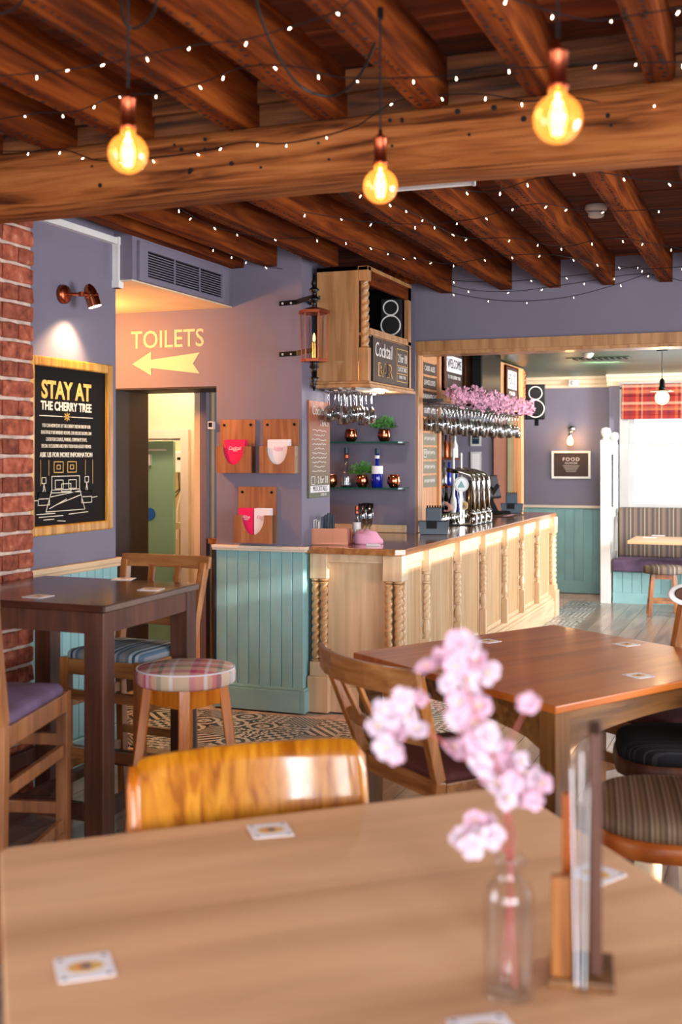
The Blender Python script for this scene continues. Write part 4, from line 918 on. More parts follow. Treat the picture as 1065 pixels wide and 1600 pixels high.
# leaflet racks
def rack(label, x0, x1, z0, z1, left, right, words, side=.028):
    t = thing('leaflet_rack', label, 'leaflet rack', ((x0 + x1) / 2, 6.85, z0), group='plywood leaflet racks'); w = (x1 - x0) / 2; h = z1 - z0
    B().box(-w, w, -.018, 0, 0, h).obj('back_board', 'rackwood', t, bevel=.002)
    for sx in (-w + .03, w - .03): B().lathe([(.009, 0), (.009, .004), (.0, .005)], 12).obj('screw', 'iron', t, loc=(sx, -.018, h - .035), rot=(PI/2, 0, 0))
    pts = [(-w, 0), (w, 0), (w, h * .50), (w * .60, h * .50)]
    for k in range(1, 16): a = PI * k / 16; pts.append((w * .60 * math.cos(a), h * .50 - w * .98 * math.sin(a) * .98))
    pts += [(-w * .60, h * .50), (-w, h * .50)]
    B().prism(pts, 'y', -.082, -.070).obj('front_board', 'rackwood', t)
    B().box(-w, -w + .010, -.070, -.018, 0, h * .5).obj('rack_side', 'rackwood', t); B().box(w - .010, w, -.070, -.018, 0, h * .5).obj('rack_side', 'brownleg', t)
    B().box(-w + .01, w - .01, -.070, -.018, 0, .01).obj('rack_floor', 'rackwood', t)
    for (a, b_, mt, tx, ink) in words:
        lf = B().box(a, b_, -.062, -.058, .02, h * .62).box(a + .012, b_ + .012, -.052, -.048, .02, h * .625).obj('leaflet', mt, t)
        text('lettering', tx, .034, ink, lf, ((a + b_) / 2, -.0625, h * .46), FY, sx=.8, shear=.35, th=.0004)
        text('lettering', 'MENU', .012, ink, lf, ((a + b_) / 2 + .005, -.0625, h * .415), FY, th=.0004)
    return t
rack('plywood rack holding bright pink leaflets, nearest the doorway', -3.478, -3.225, 1.545, 1.895, 0, 0, [(-.075, .075, 'pink', 'Cocktail', 'card')])
rack('plywood rack holding white leaflets, nearest the lantern', -3.165, -2.915, 1.545, 1.895, 0, 0, [(-.075, .075, 'card', 'Spring', 'pinkink')])
rack('lowest plywood rack with pink and white leaflets together', -3.345, -3.075, 1.09, 1.455, 0, 0, [(-.115, -.01, 'pink', 'Wine', 'card'), (.0, .115, 'card', 'Kitchen', 'pinkink')])
o = B().box(-.02, .02, -.03, 0, -.025, .025).obj('door_catch', 'grey', loc=(-3.545, 6.85, 1.86)); tag(o, 'small grey and black door catch on the jamb by the racks', 'catch')
B().box(-.012, .012, -.034, -.03, -.012, .018).obj('catch_face', 'black', o)
# tall chalk board on the pier side
ck = thing('chalk_menu', 'tall narrow chalk menu headed Cocktails on the pier side', 'menu board', (-2.9, 7.125, 1.70))
ch = .32; cw = .185
m = base_mat('menu_board_gradient', (120, 100, 80), .5); tc = N(m, 'ShaderNodeTexCoord'); sp = N(m, 'ShaderNodeSeparateXYZ'); L(m, tc.outputs['Generated'], sp.inputs[0])
L(m, ramp(m, sp.outputs[2], [(0, (88, 92, 70)), (.5, (138, 100, 78)), (1, (176, 92, 58))]), m.node_tree.nodes['Principled BSDF'].inputs['Base Color'])
B().box(0, .014, -cw, cw, -ch, ch).obj('board', m, ck, bevel=.002)
text('lettering', 'Cocktails', .085, 'chalk', ck, (.0155, 0, .255), FX, sx=.85, shear=.1); text('lettering', '2 EACH', .06, 'chalk', ck, (.0155, .08, .175), FX, sx=.75)
rnd = random.Random(5)
for k in range(10):
    wln = .10 + .05 * rnd.random(); zz = .125 - k * .03; z0 = zz
    strokes('chalk_line', [[(-wln + i * .016, zz + rnd.uniform(-.006, .006)) for i in range(int(2 * wln / .016))]], .0035, 'chalk', ck, 'x', (.0152, 0, 0))
text('lettering', '2 for 18', .07, 'chalk', ck, (.0155, .05, -.205), FX, sx=.8); strokes('chalk_box', [rect(-.15, -.23, -.09, -.18)], .004, 'chalk', ck, 'x', (.0152, 0, 0))
bn = B().box(.014, .0165, -.165, .165, -.285, -.24).obj('banner', 'card', ck); text('lettering', 'MOCKTAILS', .05, 'black', bn, (.017, 0, -.262), FX, sx=.95)
text('lettering', '2 FOR 10', .026, 'chalk', ck, (.0155, .06, -.302), FX)
# lantern
lt = thing('wall_lantern', 'copper and glass wall lantern with black iron finials on the pier corner', 'lantern', (-2.72, 6.62, 2.24), rad(12))
hx = lambda r, z: [(r * math.cos(PI/6 + k * PI/3), r * math.sin(PI/6 + k * PI/3), z) for k in range(6)]
B().lathe([(.078, 0), (.085, .0), (.085, .018), (.078, .02)], 6, (0, 0, 0)).obj('lower_rim', 'copper_dull', lt)
B().lathe([(.082, .295), (.098, .30), (.098, .318), (.05, .335), (.03, .34)], 6).obj('rim', 'copper_dull', lt)
lo, hi = hx(.078, .018), hx(.088, .30)
for a_, b_ in zip(lo, hi):
    pass
lo = [(.078 * math.cos(k * PI/3), .078 * math.sin(k * PI/3), .018) for k in range(6)]; hi = [(.086 * math.cos(k * PI/3), .086 * math.sin(k * PI/3), .30) for k in range(6)]
for k in range(6): B().bar(lo[k], hi[k], .008, .008).obj('glazing_bar', 'copper_dull', lt)
for k in range(6): B().add([lo[k], lo[(k+1) % 6], hi[(k+1) % 6], hi[k]], [(0, 1, 2, 3)]).obj('pane', 'windowglass', lt)
B().lathe([(.012, .02), (.012, .12), (.010, .125)], 10).obj('candle_tube', 'brass', lt)
B().lathe([(.007, .125), (.010, .145), (.008, .165), (.002, .18)], 12).obj('candle_bulb', 'candle', lt, smooth=True)
B().lathe([(.02, .335), (.012, .35), (.018, .37), (.034, .385), (.03, .40), (.012, .405), (.014, .43), (.034, .445), (.028, .455), (.01, .465), (.02, .485), (.008, .52), (.004, .55)], 12).obj('finial', 'iron', lt, smooth=True)
B().lathe([(.004, -.18), (.02, -.14), (.008, -.12), (.034, -.10), (.014, -.09), (.02, -.06), (.01, -.05), (.03, -.035), (.024, -.01), (.03, .0)], 12).obj('lower_finial', 'iron', lt, smooth=True)
lb = thing('lantern_bracket', 'black iron strap bracket with bolt heads holding the copper lantern', 'bracket', (0, 0, 0))
for z_, s in ((2.645, 1), (2.315, 0)):
    pts = [(-3.055, 6.843, z_), (-2.93, 6.838, z_ + .004), (-2.90, 6.80, z_ + .004), (-2.74, 6.64, z_)]
    b = B()
    for p, q in zip(pts, pts[1:]): b.bar(p, q, .030, .008, side=(0, 0, 1))
    b.obj('strap', 'iron', lb)
    for xx in (-3.03, -2.97): B().lathe([(.008, 0), (.007, .005), (0, .006)], 10).obj('bolt', 'grey', lb, loc=(xx, 6.838, z_), rot=(PI/2, 0, 0))
b = B().bar((-2.70, 6.66, 2.645), (-2.893, 6.98, 2.655), .022, .010, side=(0, 0, 1)); b.obj('strap', 'iron', lb)

# ================================================================== FAR ROOM ITEMS
ff = thing('framed_sign', 'white framed dark poster headed Food below the far wall lamp', 'picture', (-2.41, 14.085, 1.555))
w, h = .235, .168
for bx in ((-w, -w + .025, -.02, .01, -h, h), (w - .025, w, -.02, .01, -h, h), (-w + .025, w - .025, -.02, .01, -h, -h + .025), (-w + .025, w - .025, -.02, .01, h - .025, h)): B().box(*bx).obj('frame_side', 'white', ff)
B().box(-w + .02, w - .02, -.005, .01, -h + .02, h - .02).obj('print', 'slate', ff)
text('lettering', 'FOOD', .06, 'card', ff, (0, -.006, .065), FY, sx=1.1, spacing=1.2); text('lettering', 'ALLERGIES', .03, 'grey', ff, (0, -.006, .02), FY, sx=1.1)
strokes('small_print', [[(-.1 + .01 * k, -.01 - k * .018), (.1 - .01 * k, -.01 - k * .018)] for k in range(5)], .004, 'grey', ff, 'y', (0, -.006, 0))
sc = thing('wall_lamp', 'chrome wall lamp with glowing bulb above the Food poster', 'light', (-2.405, 14.1, 1.99))
B().lathe([(.05, 0), (.05, .012), (.03, .03), (0, .03)], 20).obj('backplate', 'chrome', sc, rot=(PI/2, 0, 0), smooth=True)
B().tube([(0, -.03, 0), (0, -.09, 0), (0, -.11, -.03), (0, -.11, -.06)], .01, 8).lathe([(.022, -.05), (.024, -.09), (.02, -.095)], 14, (0, -.11, 0)).obj('arm', 'chrome', sc, smooth=True)
B().lathe([(.012, -.09), (.028, -.12), (.036, -.155), (.028, -.19), (.0, -.20)], 16).obj('bulb', 'filament_soft', sc, loc=(0, -.11, 0), smooth=True)
point('lamp_light', (-2.405, 13.97, 1.84), 9, (1, .62, .30), .04)
# pendant with disc shade
px_ = on(1034, 612, D=10.4)
pd = thing('pendant_lamp', 'pendant with flat disc shade and round bulb in front of the far window', 'pendant lamp', (px_.x, px_.y, 2.62))
B().tube([(0, 0, 0), (0, 0, -.30)], .004, 6).obj('cord', 'cable', pd); B().lathe([(.05, 0), (.05, -.015), (0, -.02)], 16).obj('ceiling_rose', 'iron', pd)
B().lathe([(.008, -.26), (.022, -.28), (.024, -.33), (.03, -.34), (.03, -.37)], 16).obj('lamp_holder', 'iron', pd, smooth=True)
B().lathe([(.03, -.365), (.108, -.375), (.108, -.379), (.03, -.369)], 28).obj('shade_disc', 'brass', pd)
B().lathe([(.02, -.375)] + [(.062 * math.sin(a), -.435 + .062 * math.cos(a)) for a in [rad(x_) for x_ in range(25, 180, 15)]][::1] , 20).obj('bulb', 'filament_soft', pd, smooth=True)
point('pendant_light', (px_.x, px_.y, 2.62 - .55), 14, (1, .66, .34), .06)
# blind
bd = thing('roman_blind', 'red tartan roman blind folded up at the far window', 'blind', (-.55, 13.80, 2.09))
for k, (z0, z1, d) in enumerate(((.27, .41, .0), (.13, .27, .012), (.05, .13, .022), (0, .05, .03))): B().box(-1.22, 1.22, -.03 - d, -.0, z0, z1).obj('blind_fold', 'blind', bd, bevel=.008)
# settle end post and bench
se = thing('settle_end', 'white painted settle end with ball finials beside the far bench', 'partition', (-1.875, 13.25, 0))
B().box(-.055, .055, -.05, .05, 0, 1.84).obj('post', 'white', se, bevel=.004)
B().lathe([(.03, 1.84), (.045, 1.855), (.03, 1.87), (.05, 1.90), (.058, 1.935), (.045, 1.975), (0, 1.985)], 18).obj('ball_finial', 'white', se, smooth=True)
B().box(-.03, .055, .58, .66, 0, 1.80).obj('post', 'white', se, bevel=.004)
B().lathe([(.03, 1.80), (.045, 1.815), (.03, 1.83), (.05, 1.86), (.058, 1.895), (.045, 1.935), (0, 1.945)], 18, (.01, .62, 0)).obj('ball_finial', 'white', se, smooth=True)
for z0, z1 in ((1.68, 1.80), (.95, 1.07), (.45, .55)): B().box(-.02, .04, .05, .58, z0, z1).obj('cross_rail', 'white', se, bevel=.003)
B().box(-.005, .015, .05, .58, .55, .95).obj('lower_panel', 'white', se); B().box(.0, .008, .05, .58, 1.07, 1.68).obj('glass_panel', 'bottleclear', se)
for k in range(4): B().box(-.006, .014, .05 + .1325 * k, .058 + .1325 * k, 1.07, 1.68).obj('glazing_bar', 'black', se)
bn = thing('bench_seat', 'purple topped bench with striped back below the far window', 'bench', (-.8, 13.5, 0))
B().box(-1.0, 1.6, -.30, .34, .36, .49).obj('seat_cushion', 'purple', bn, bevel=.02)
B().box(-1.0, 1.6, .22, .38, .49, 1.06).obj('back_cushion', 'bench_stripe', bn, bevel=.02)
B().box(-1.0, 1.6, -.24, .38, .0, .12).obj('plinth', 'teal', bn)
for k in range(24): B().box(-1.0 + k * .105, -.899 + k * .105, -.235, -.22, .12, .36).obj('panel_board', 'teal', bn, bevel=.004)
ft = thing('pub_table', 'pale topped table in front of the far striped bench', 'table', (-.95, 12.95, 0))
B().box(-.60, .75, -.42, .35, .725, .76).obj('tabletop', 'pine', ft, bevel=.005); B().box(.20, .28, -.06, .02, .02, .725).obj('pedestal', 'black', ft); B().box(-.05, .5, -.3, .3, 0, .02).obj('foot', 'black', ft)
for k, (px, py) in enumerate(((1015, 840), (1028, 837))):
    p = on(px, py, z=.762); o = B().box(-.07, .07, -.05, .05, 0, .004).obj('menu_card', 'card', loc=(p.x, p.y, .761)); tag(o, ('white card nearer the table edge under the far window', 'white card farther back on the table under the far window')[k], 'card')
fs_ = thing('low_stool', 'low wooden stool with striped grey seat before the far bench', 'stool', (-1.17, 12.42, 0), rad(10))
B().lathe([(0, .44), (.2, .44), (.205, .455), (.205, .50), (.19, .515), (0, .52)], 24).obj('seat', 'bench_stripe', fs_, smooth=True)
for k in range(4):
    a = PI/4 + k * PI/2; B().bar((.15 * math.cos(a), .15 * math.sin(a), .44), (.205 * math.cos(a), .205 * math.sin(a), 0), .035, .035).obj('leg', 'chairwood', fs_)
    B().bar((.15 * math.cos(a), .15 * math.sin(a), .41), (.15 * math.cos(a + PI/2), .15 * math.sin(a + PI/2), .41), .05, .02, side=(0, 0, 1)).obj('seat_rail', 'chairwood', fs_)
    B().bar((.185 * math.cos(a), .185 * math.sin(a), .15), (.185 * math.cos(a + PI/2), .185 * math.sin(a + PI/2), .15), .03, .02, side=(0, 0, 1)).obj('stretcher', 'chairwood', fs_)
# ceiling bits of the second room
for px, lb in ((893, 'white smoke alarm on the green ceiling'),):
    p = on(918, 556, z=2.60); t = thing('smoke_alarm', lb, 'alarm', (p.x, p.y, 2.62)); B().lathe([(.05, 0), (.05, -.02), (.03, -.04), (0, -.042)], 18).obj('alarm_body', 'white', t, smooth=True); B().lathe([(.055, 0), (.055, -.006)], 18).obj('base', 'white', t)
p = on(935, 560, z=2.615); t = thing('ceiling_vent', 'dark slatted vent in the green ceiling', 'air vent', (p.x, p.y, 2.618)); 
B().box(-.3, .3, -.12, .12, -.006, 0).obj('vent_frame', 'greenceil', t)
for k in range(9): B().box(-.24 + k * .06, -.21 + k * .06, -.09, .09, -.012, -.006).obj('slat', 'black', t)
p = on(828, 581, z=2.50); t = thing('wall_sensor', 'small white sensor box on the cornice by the hanging speaker', 'sensor', (p.x, 14.0, 2.53)); B().box(-.06, .06, -.06, .0, -.03, .05).obj('casing', 'white', t, bevel=.01); B().lathe([(.03, 0), (.02, .02)], 14).obj('lens', 'grey', t, loc=(0, -.06, .01), rot=(PI/2, 0, 0))
# box and cables in the inner room
cbx = thing('switch_box', 'white control box on the cream wall inside the doorway', 'control box', (on(289, 722, y=9.55).x, 9.6, on(289, 722, y=9.55).z))
B().box(-.11, .14, -.09, 0, -.10, .10).obj('casing', 'white', cbx, bevel=.008); B().box(-.06, -.01, -.094, -.09, .02, .045).obj('display', 'black', cbx)
for k in range(4): B().lathe([(.012, 0), (.01, .01)], 12).obj('knob', 'grey', cbx, loc=(.04 + (k % 2) * .04, -.09, .045 - (k // 2) * .035), rot=(PI/2, 0, 0))
cx0, cz0 = cbx.location.x, cbx.location.z
for k in range(6):
    a = (k - 2.5) * .045
    o = B().tube([(cx0 + a * .5, 9.53, cz0 - .10), (cx0 + a * .3, 9.50, cz0 - .25), (cx0 + a * 2.2, 9.48, cz0 - .45), (cx0 + a * 2.8, 9.50, cz0 - .72)], .006, 6).obj('cable', 'white' if k == 2 else 'cable'); tag(o, ('white loose cable' if k == 2 else 'black loose cable') + ' trailing below the control box inside the doorway', 'cable', None if k == 2 else 'cables below the control box')
tb = thing('side_table', 'plain wooden side table inside the doorway below the cables', 'table', (-4.95, 9.35, 0))
B().box(-.15, .75, -.22, .2, 1.0, 1.06).obj('tabletop', 'tan', tb); B().box(-.12, -.06, -.2, -.14, 0, 1.0).obj('leg', 'chairwood', tb); B().box(.66, .72, -.2, -.14, 0, 1.0).obj('leg', 'chairwood', tb); B().box(-.0, .6, -.1, -.06, .02, .98).obj('glare_panel', 'white', tb)  # last part is a white panel standing in for window glare
o = B().box(-.12, .12, -.08, .08, 0, .07).obj('router', 'white', loc=(-4.62, 9.3, 1.06), bevel=.01); tag(o, 'white box among cables on the side table', 'box')
point('inner_light', (-4.6, 9.0, 2.4), 34, (1, .88, .70), .12); point('inner_light', (-4.5, 7.65, 2.35), 18, (1, .80, .55), .10)
point('corridor_light', (-4.35, 6.15, 2.35), 44, (1, .40, .12), .08)
# downlight of the corridor
dl = thing('downlight', 'small round downlight in the cream soffit before the sign', 'light', (-4.35, 6.2, 2.636)); B().lathe([(.045, 0), (.045, -.006), (.03, -.006), (.03, 0)], 18).obj('rim', 'white', dl); B().lathe([(.028, -.001), (.028, -.003)], 14).obj('lamp_face', 'spotface', dl)

# ================================================================== CEILING ITEMS OF THE FRONT ROOM
def pendant(label, px, py, D, ztop, rb=.0475, cordx=0):
    c = on(px, py, D=D); t = thing('pendant_bulb', label, 'pendant lamp', (c.x, c.y, c.z))
    k = rb / .0475
    prof = [(.016, .062)] + [(rb * math.sin(a), rb * math.cos(a)) for a in [rad(v_) for v_ in range(22, 180, 12)]] + [(.001, -rb)]
    B().lathe([(.0145 * k, .068 * k), (.0165 * k, .060 * k), (.0175 * k, .052 * k)] + prof[1:], 26, caps=False).obj('glass_globe', 'bulbglass', t, smooth=True)
    b = B()
    for a in [i * 2 * PI / 7 for i in range(7)]:
        b.tube([(.006 * math.cos(a), .006 * math.sin(a), .034), (.013 * math.cos(a + .3), .013 * math.sin(a + .3), .002), (.008 * math.cos(a + .6), .008 * math.sin(a + .6), -.030)], .0016, 5)
    b.lathe([(.003, .05), (.004, .0), (.002, -.028)], 6)
    b.obj('filament', 'filament', t)
    B().lathe([(.010, .026), (.015, .012), (.016, -.006), (.012, -.024), (.003, -.034)], 12).obj('filament_core', 'filament_soft', t, smooth=True)
    B().lathe([(.019, .058), (.0205, .06), (.0205, .066), (.0175, .07), (.0175, .125), (.019, .127), (.019, .132), (.012, .138), (.006, .142), (.0055, .156)], 22).obj('lamp_holder', 'copper_dull', t, smooth=True)
    B().tube([(0, 0, .15), (0, 0, ztop - c.z)], .0032, 6).obj('cord', 'cable', t)
    B().lathe([(.009, ztop - c.z), (.009, ztop - c.z - .03)], 10).obj('cord_grip', 'iron', t)
    l = point('bulb_light', (c.x, c.y, c.z + .0), 66, (1.0, .50, .20), .012)
    return t
pendant('leftmost of the three round pendant bulbs, nearest the brick wall', 200, 240, 2.76, 2.885)
pendant('middle of the three round pendant bulbs, hanging lowest in the picture', 594, 291, 3.17, 2.885)
pendant('rightmost and largest looking of the three round pendant bulbs', 871, 186, 2.25, 2.885)
def hang(name, label, cat, pts, r, mat):
    # catmull-rom through points
    P = [Vector(p) for p in pts]; out = []
    for i in range(len(P) - 1):
        p0, p1, p2, p3 = P[max(i-1, 0)], P[i], P[i+1], P[min(i+2, len(P)-1)]
        for k in range(6):
            t = k / 6.0; out.append(.5 * ((2*p1) + (p2 - p0) * t + (2*p0 - 5*p1 + 4*p2 - p3) * t*t + (3*p1 - p0 - 3*p2 + p3) * t**3))
    out.append(P[-1]); return out
c1 = hang('', '', '', [on(585, 68, z=2.84), on(560, 120, z=2.80), on(520, 150, z=2.80), on(470, 135, z=2.82), on(430, 80, z=2.84), on(405, 20, z=2.87), on(398, -20, z=2.88)], 0, 0)
tag(B().tube(c1, .0045, 6).obj('power_cable', 'cable'), 'black cable looping from the middle pendant under the joists', 'cable')
c2 = hang('', '', '', [on(245, -10, z=2.86), on(238, 22, z=2.84), on(212, 44, z=2.83), on(194, 34, z=2.84), on(188, -5, z=2.87)], 0, 0)
tag(B().tube(c2, .004, 6).obj('power_cable', 'cable'), 'black cable looping beside the leftmost pendant cord', 'cable')
c3 = hang('', '', '', [on(40, -8, z=2.87), on(25, 12, z=2.86), on(0, 22, z=2.86), on(-30, 26, z=2.87)], 0, 0)
tag(B().tube(c3, .0045, 6).obj('power_cable', 'cable'), 'short black cable at the top corner above the brick wall', 'cable')
FB = B().lathe([(.0005, .010), (.0022, .008), (.0022, .0), (.003, -.002), (.003, -.006), (.0012, -.009)], 7).mesh('bulb'); FB.materials.append(M['fairy'])
FBW = B().tube([(0, 0, .024), (.001, 0, .009)], .0016, 5).mesh('socket'); FBW.materials.append(M['cable'])
def fairy(label, pts, step=.155, sag=0.0, seed=1, s=.62):
    pl = hang('', '', '', pts, 0, 0); t = thing('fairy_lights', label, 'string lights', (0, 0, 0), group='fairy light strings on the ceiling'); rnd = random.Random(seed)
    B().tube(pl, .0022, 5).obj('wire', 'cable', t)
    acc = 0; nxt = .03
    for a, b_ in zip(pl, pl[1:]):
        d = (b_ - a).length
        while acc + d > nxt:
            p = a + (b_ - a) * ((nxt - acc) / d) if d > 0 else a
            rx, ry = rnd.uniform(-.9, .9), rnd.uniform(-.9, .9)
            R3 = Euler((rx, ry, 0)).to_matrix(); q = p + R3 @ Vector((0, 0, -.024 * s))
            o = link('bulb', FB, None, t, q, (rx, ry, 0)); o.scale = (s, s, s)
            o = link('socket', FBW, None, t, q, (rx, ry, 0)); o.scale = (s, s, s)
            nxt += step * rnd.uniform(.75, 1.25)
        acc += d
    return t
def run(lst, **k): return [on(px, py, **k) for px, py in lst]
fairy('fairy lights along the front face of the big cross beam, left half', run([(-20, 236), (49, 236), (101, 234), (150, 250), (205, 250), (260, 244), (321, 235), (379, 222), (441, 224), (507, 212), (560, 196)], y=3.885), seed=1)
fairy('fairy lights along the front face of the big cross beam, right half', run([(560, 196), (620, 158), (700, 148), (763, 148), (823, 158), (890, 152), (977, 166), (1058, 158), (1090, 160)], y=3.90), seed=2)
fairy('nearest fairy light string under the joists by the leftmost pendant', run([(-20, 120), (66, 113), (137, 104), (215, 88), (283, 74), (340, 66), (374, 64), (444, 45), (520, 20), (560, -10)], z=2.872), seed=3)
fairy('second fairy light string under the joists above the beam', run([(-20, 190), (57, 177), (119, 174), (181, 150), (246, 145), (318, 128), (379, 105), (453, 103), (527, 120), (600, 122), (700, 118), (760, 104), (830, 106), (906, 100), (989, 98), (1080, 96)], z=2.868), seed=4)
fairy('fairy light string crossing the joists at the top right', run([(780, -10), (860, 18), (930, 32), (1000, 22), (1080, 10)], z=2.87), seed=5)
for i, (lst, lb) in enumerate((
    ([(275, 322), (330, 352), (420, 372), (520, 372), (600, 392), (640, 408)], 'fairy lights behind the beam above the lantern'),
    ([(330, 385), (400, 412), (440, 420), (500, 428), (560, 432), (600, 440)], 'fairy lights draped just above the lantern finial'),
    ([(470, 330), (560, 345), (660, 350), (740, 342), (800, 325), (850, 318), (920, 330), (1080, 325)], 'fairy lights under the far joists in front of the smoke alarm'),
    ([(560, 300), (640, 330), (720, 370), (800, 372), (880, 385), (960, 372), (1080, 392)], 'fairy lights under the far joists across the middle'),
    ([(660, 285), (760, 300), (840, 278), (920, 268), (1000, 280), (1080, 286)], 'fairy lights under the far joists just behind the beam'),
    ([(640, 400), (700, 412), (780, 400), (860, 398), (940, 412), (1010, 420), (1080, 415)], 'fairy lights under the far joist ends'),)):
    fairy(lb, run(lst, z=2.872), seed=10 + i, step=.21, s=.8)
for i, lst in enumerate(([(645, 432), (700, 456), (790, 470), (880, 465), (960, 445), (1016, 425)], [(645, 424), (700, 437), (780, 440), (870, 433), (940, 425), (1000, 415)], [(645, 422), (720, 450), (800, 455), (900, 442), (1000, 428), (1070, 440)])):
    fairy(('lowest', 'highest', 'middle')[i] + ' fairy light swag across the lilac wall over the bar opening', run(lst, y=8.30), seed=20 + i, step=.27, s=.85)
# smoke alarm, batten light
p = on(931, 322, z=3.085); t = thing('smoke_alarm', 'white round smoke alarm between joists on the boarded ceiling', 'alarm', (p.x, p.y, 3.09))
B().lathe([(.062, 0), (.064, -.02), (.055, -.035)], 24).obj('base', 'white', t, smooth=True); B().lathe([(.048, -.035), (.046, -.06), (.035, -.07), (0, -.073)], 20).obj('sensor_head', 'white', t, smooth=True)
a, b_ = on(618, 294, z=2.86), on(738, 284, z=2.86)
t = thing('batten_light', 'slim white batten light fixed behind the big cross beam', 'light', (0, 0, 0))
B().bar(a, b_, .03, .02, side=(0, 0, 1)).obj('casing', 'white', t, bevel=.004); B().bar(b_, b_ + (b_ - a).normalized() * .012, .034, .024, side=(0, 0, 1)).obj('end_cap', 'grey', t)

# ================================================================== FURNITURE
def quad_table(name, label, A, B_, v, z, th, top_mat, leg_mat, rail_mat, leg, apron, inset, corner=.02, arch=False, low=False):
    """a table with its far-left corner at A, far edge running to B_, and its sides running along v (floor plan vectors)"""
    A = Vector(A); u = Vector(B_) - A; v = Vector(v); yaw = math.atan2(u.y, u.x)
    t = thing(name, label, 'table', (A.x, A.y, 0), yaw)
    Ri = Matrix.Rotation(-yaw, 2); ul = Ri @ u; vl = Ri @ v; lu, lv = ul.length, vl.length; un, vn = ul / lu, vl / lv
    def P(a, b): q = un * a + vn * b; return (q.x, q.y)
    c = corner; pts = []
    for (cx, cy, a0) in ((c, c, 180), (lu - c, c, 270), (lu - c, lv - c, 0), (c, lv - c, 90)):
        for k in range(5):
            a = rad(a0 + 22.5 * k); pts.append(P(cx + c * math.cos(a), cy + c * math.sin(a)))
    B().prism(pts, 'z', z - th, z).obj('tabletop', top_mat, t, bevel=.005)
    def block(a0, a1, b0, b1, z0, z1, nm, mat, **k):
        return B().prism([P(a0, b0), P(a1, b0), P(a1, b1), P(a0, b1)], 'z', z0, z1).obj(nm, mat, t, **k)
    for a0 in (inset, lu - inset - leg):
        for b0 in (inset, lv - inset - leg): block(a0, a0 + leg, b0, b0 + leg, 0, z - th - .0005, 'leg', leg_mat, bevel=.004)
    za = z - th
    def arch_apron(a_dir, off_):
        L_ = (lu if a_dir else lv) - 2 * inset - 2 * leg; s0 = inset + leg; n = 14; top_, bot = za - .001, []
        vs = []
        for i in range(n + 1):
            q = i / n; hgt = apron * (1.0 - .45 * math.sin(PI * q) ** .5) if arch else apron
            for w_ in (off_, off_ + .022):
                p = P(s0 + L_ * q, w_) if a_dir else P(w_, s0 + L_ * q)
                vs += [(p[0], p[1], top_), (p[0], p[1], top_ - hgt)]
        fs = []
        for i in range(n):
            o = 4 * i; fs += [(o, o + 4, o + 5, o + 1), (o + 2, o + 3, o + 7, o + 6), (o, o + 2, o + 6, o + 4), (o + 1, o + 5, o + 7, o + 3)]
        fs += [(0, 1, 3, 2), (4*n, 4*n+2, 4*n+3, 4*n+1)]
        B().add(vs, fs).obj('apron', rail_mat, t)
    arch_apron(True, inset + .006); arch_apron(True, lv - inset - .028); arch_apron(False, inset + .006); arch_apron(False, lu - inset - .028)
    if low:
        for b0 in (inset + .01, lv - inset - .07): block(inset + leg, lu - inset - leg, b0, b0 + .03, .20, .27, 'low_rail', rail_mat, bevel=.003)
        for a0 in (inset + .01, lu - inset - .07): block(a0, a0 + .03, inset + leg, lv - inset - leg, .20, .27, 'low_rail', rail_mat, bevel=.003)
        block(lu * .45, lu * .5, inset + .04, lv - inset - .07, .215, .255, 'low_rail', rail_mat, bevel=.003)
    return t
quad_table('high_table', 'dark stained high table standing against the brick pier', (-3.375, 4.745), (-2.505, 4.715), (.041, -.862), 1.07, .03, 'darktable', 'darkleg', 'darkleg', .092, .085, .012, .008, low=True)
quad_table('pub_table', 'brown mahogany topped table with arched aprons before the bar', (-1.832, 4.923), (-1.140, 6.115), (1.073, -.815), .76, .03, 'mahog', 'brownleg', 'brownrail', .085, .15, .02, .008, arch=True)
quad_table('pub_table', 'scrubbed pale pine table nearest the camera with the blossom bottle on it', (-1.664, 2.17), (-.6916, 3.0765), (.835, -1.068), .76, .03, 'pine', 'brownleg', 'brownrail', .08, .10, .03, .03)

def seat_pad(w, d, z0, z1, mat, parent, name='seat', dome=.02, rnd_=.04, n=5):
    b = B(); rings = []
    pts = []
    for (cx, cy, a0) in ((w/2 - rnd_, d/2 - rnd_, 0), (-w/2 + rnd_, d/2 - rnd_, 90), (-w/2 + rnd_, -d/2 + rnd_, 180), (w/2 - rnd_, -d/2 + rnd_, 270)):
        for k in range(n): a = rad(a0 + 90 * k / (n - 1)); pts.append((cx + rnd_ * math.cos(a), cy + rnd_ * math.sin(a)))
    m_ = len(pts); lv = [(1, z0), (1.0, z0 + (z1 - z0) * .6), (.985, z1 - .004), (.95, z1 + dome * .2), (.8, z1 + dome * .6), (.5, z1 + dome * .9), (.2, z1 + dome)]
    vs = [(x_ * s, y_ * s, z_) for s, z_ in lv for x_, y_ in pts]
    fs = [(i * m_ + k, i * m_ + (k + 1) % m_, (i + 1) * m_ + (k + 1) % m_, (i + 1) * m_ + k) for i in range(len(lv) - 1) for k in range(m_)] + [tuple(reversed(range(m_))), tuple((len(lv) - 1) * m_ + k for k in range(m_))]
    return b.add(vs, fs).obj(name, mat, parent, smooth=True)
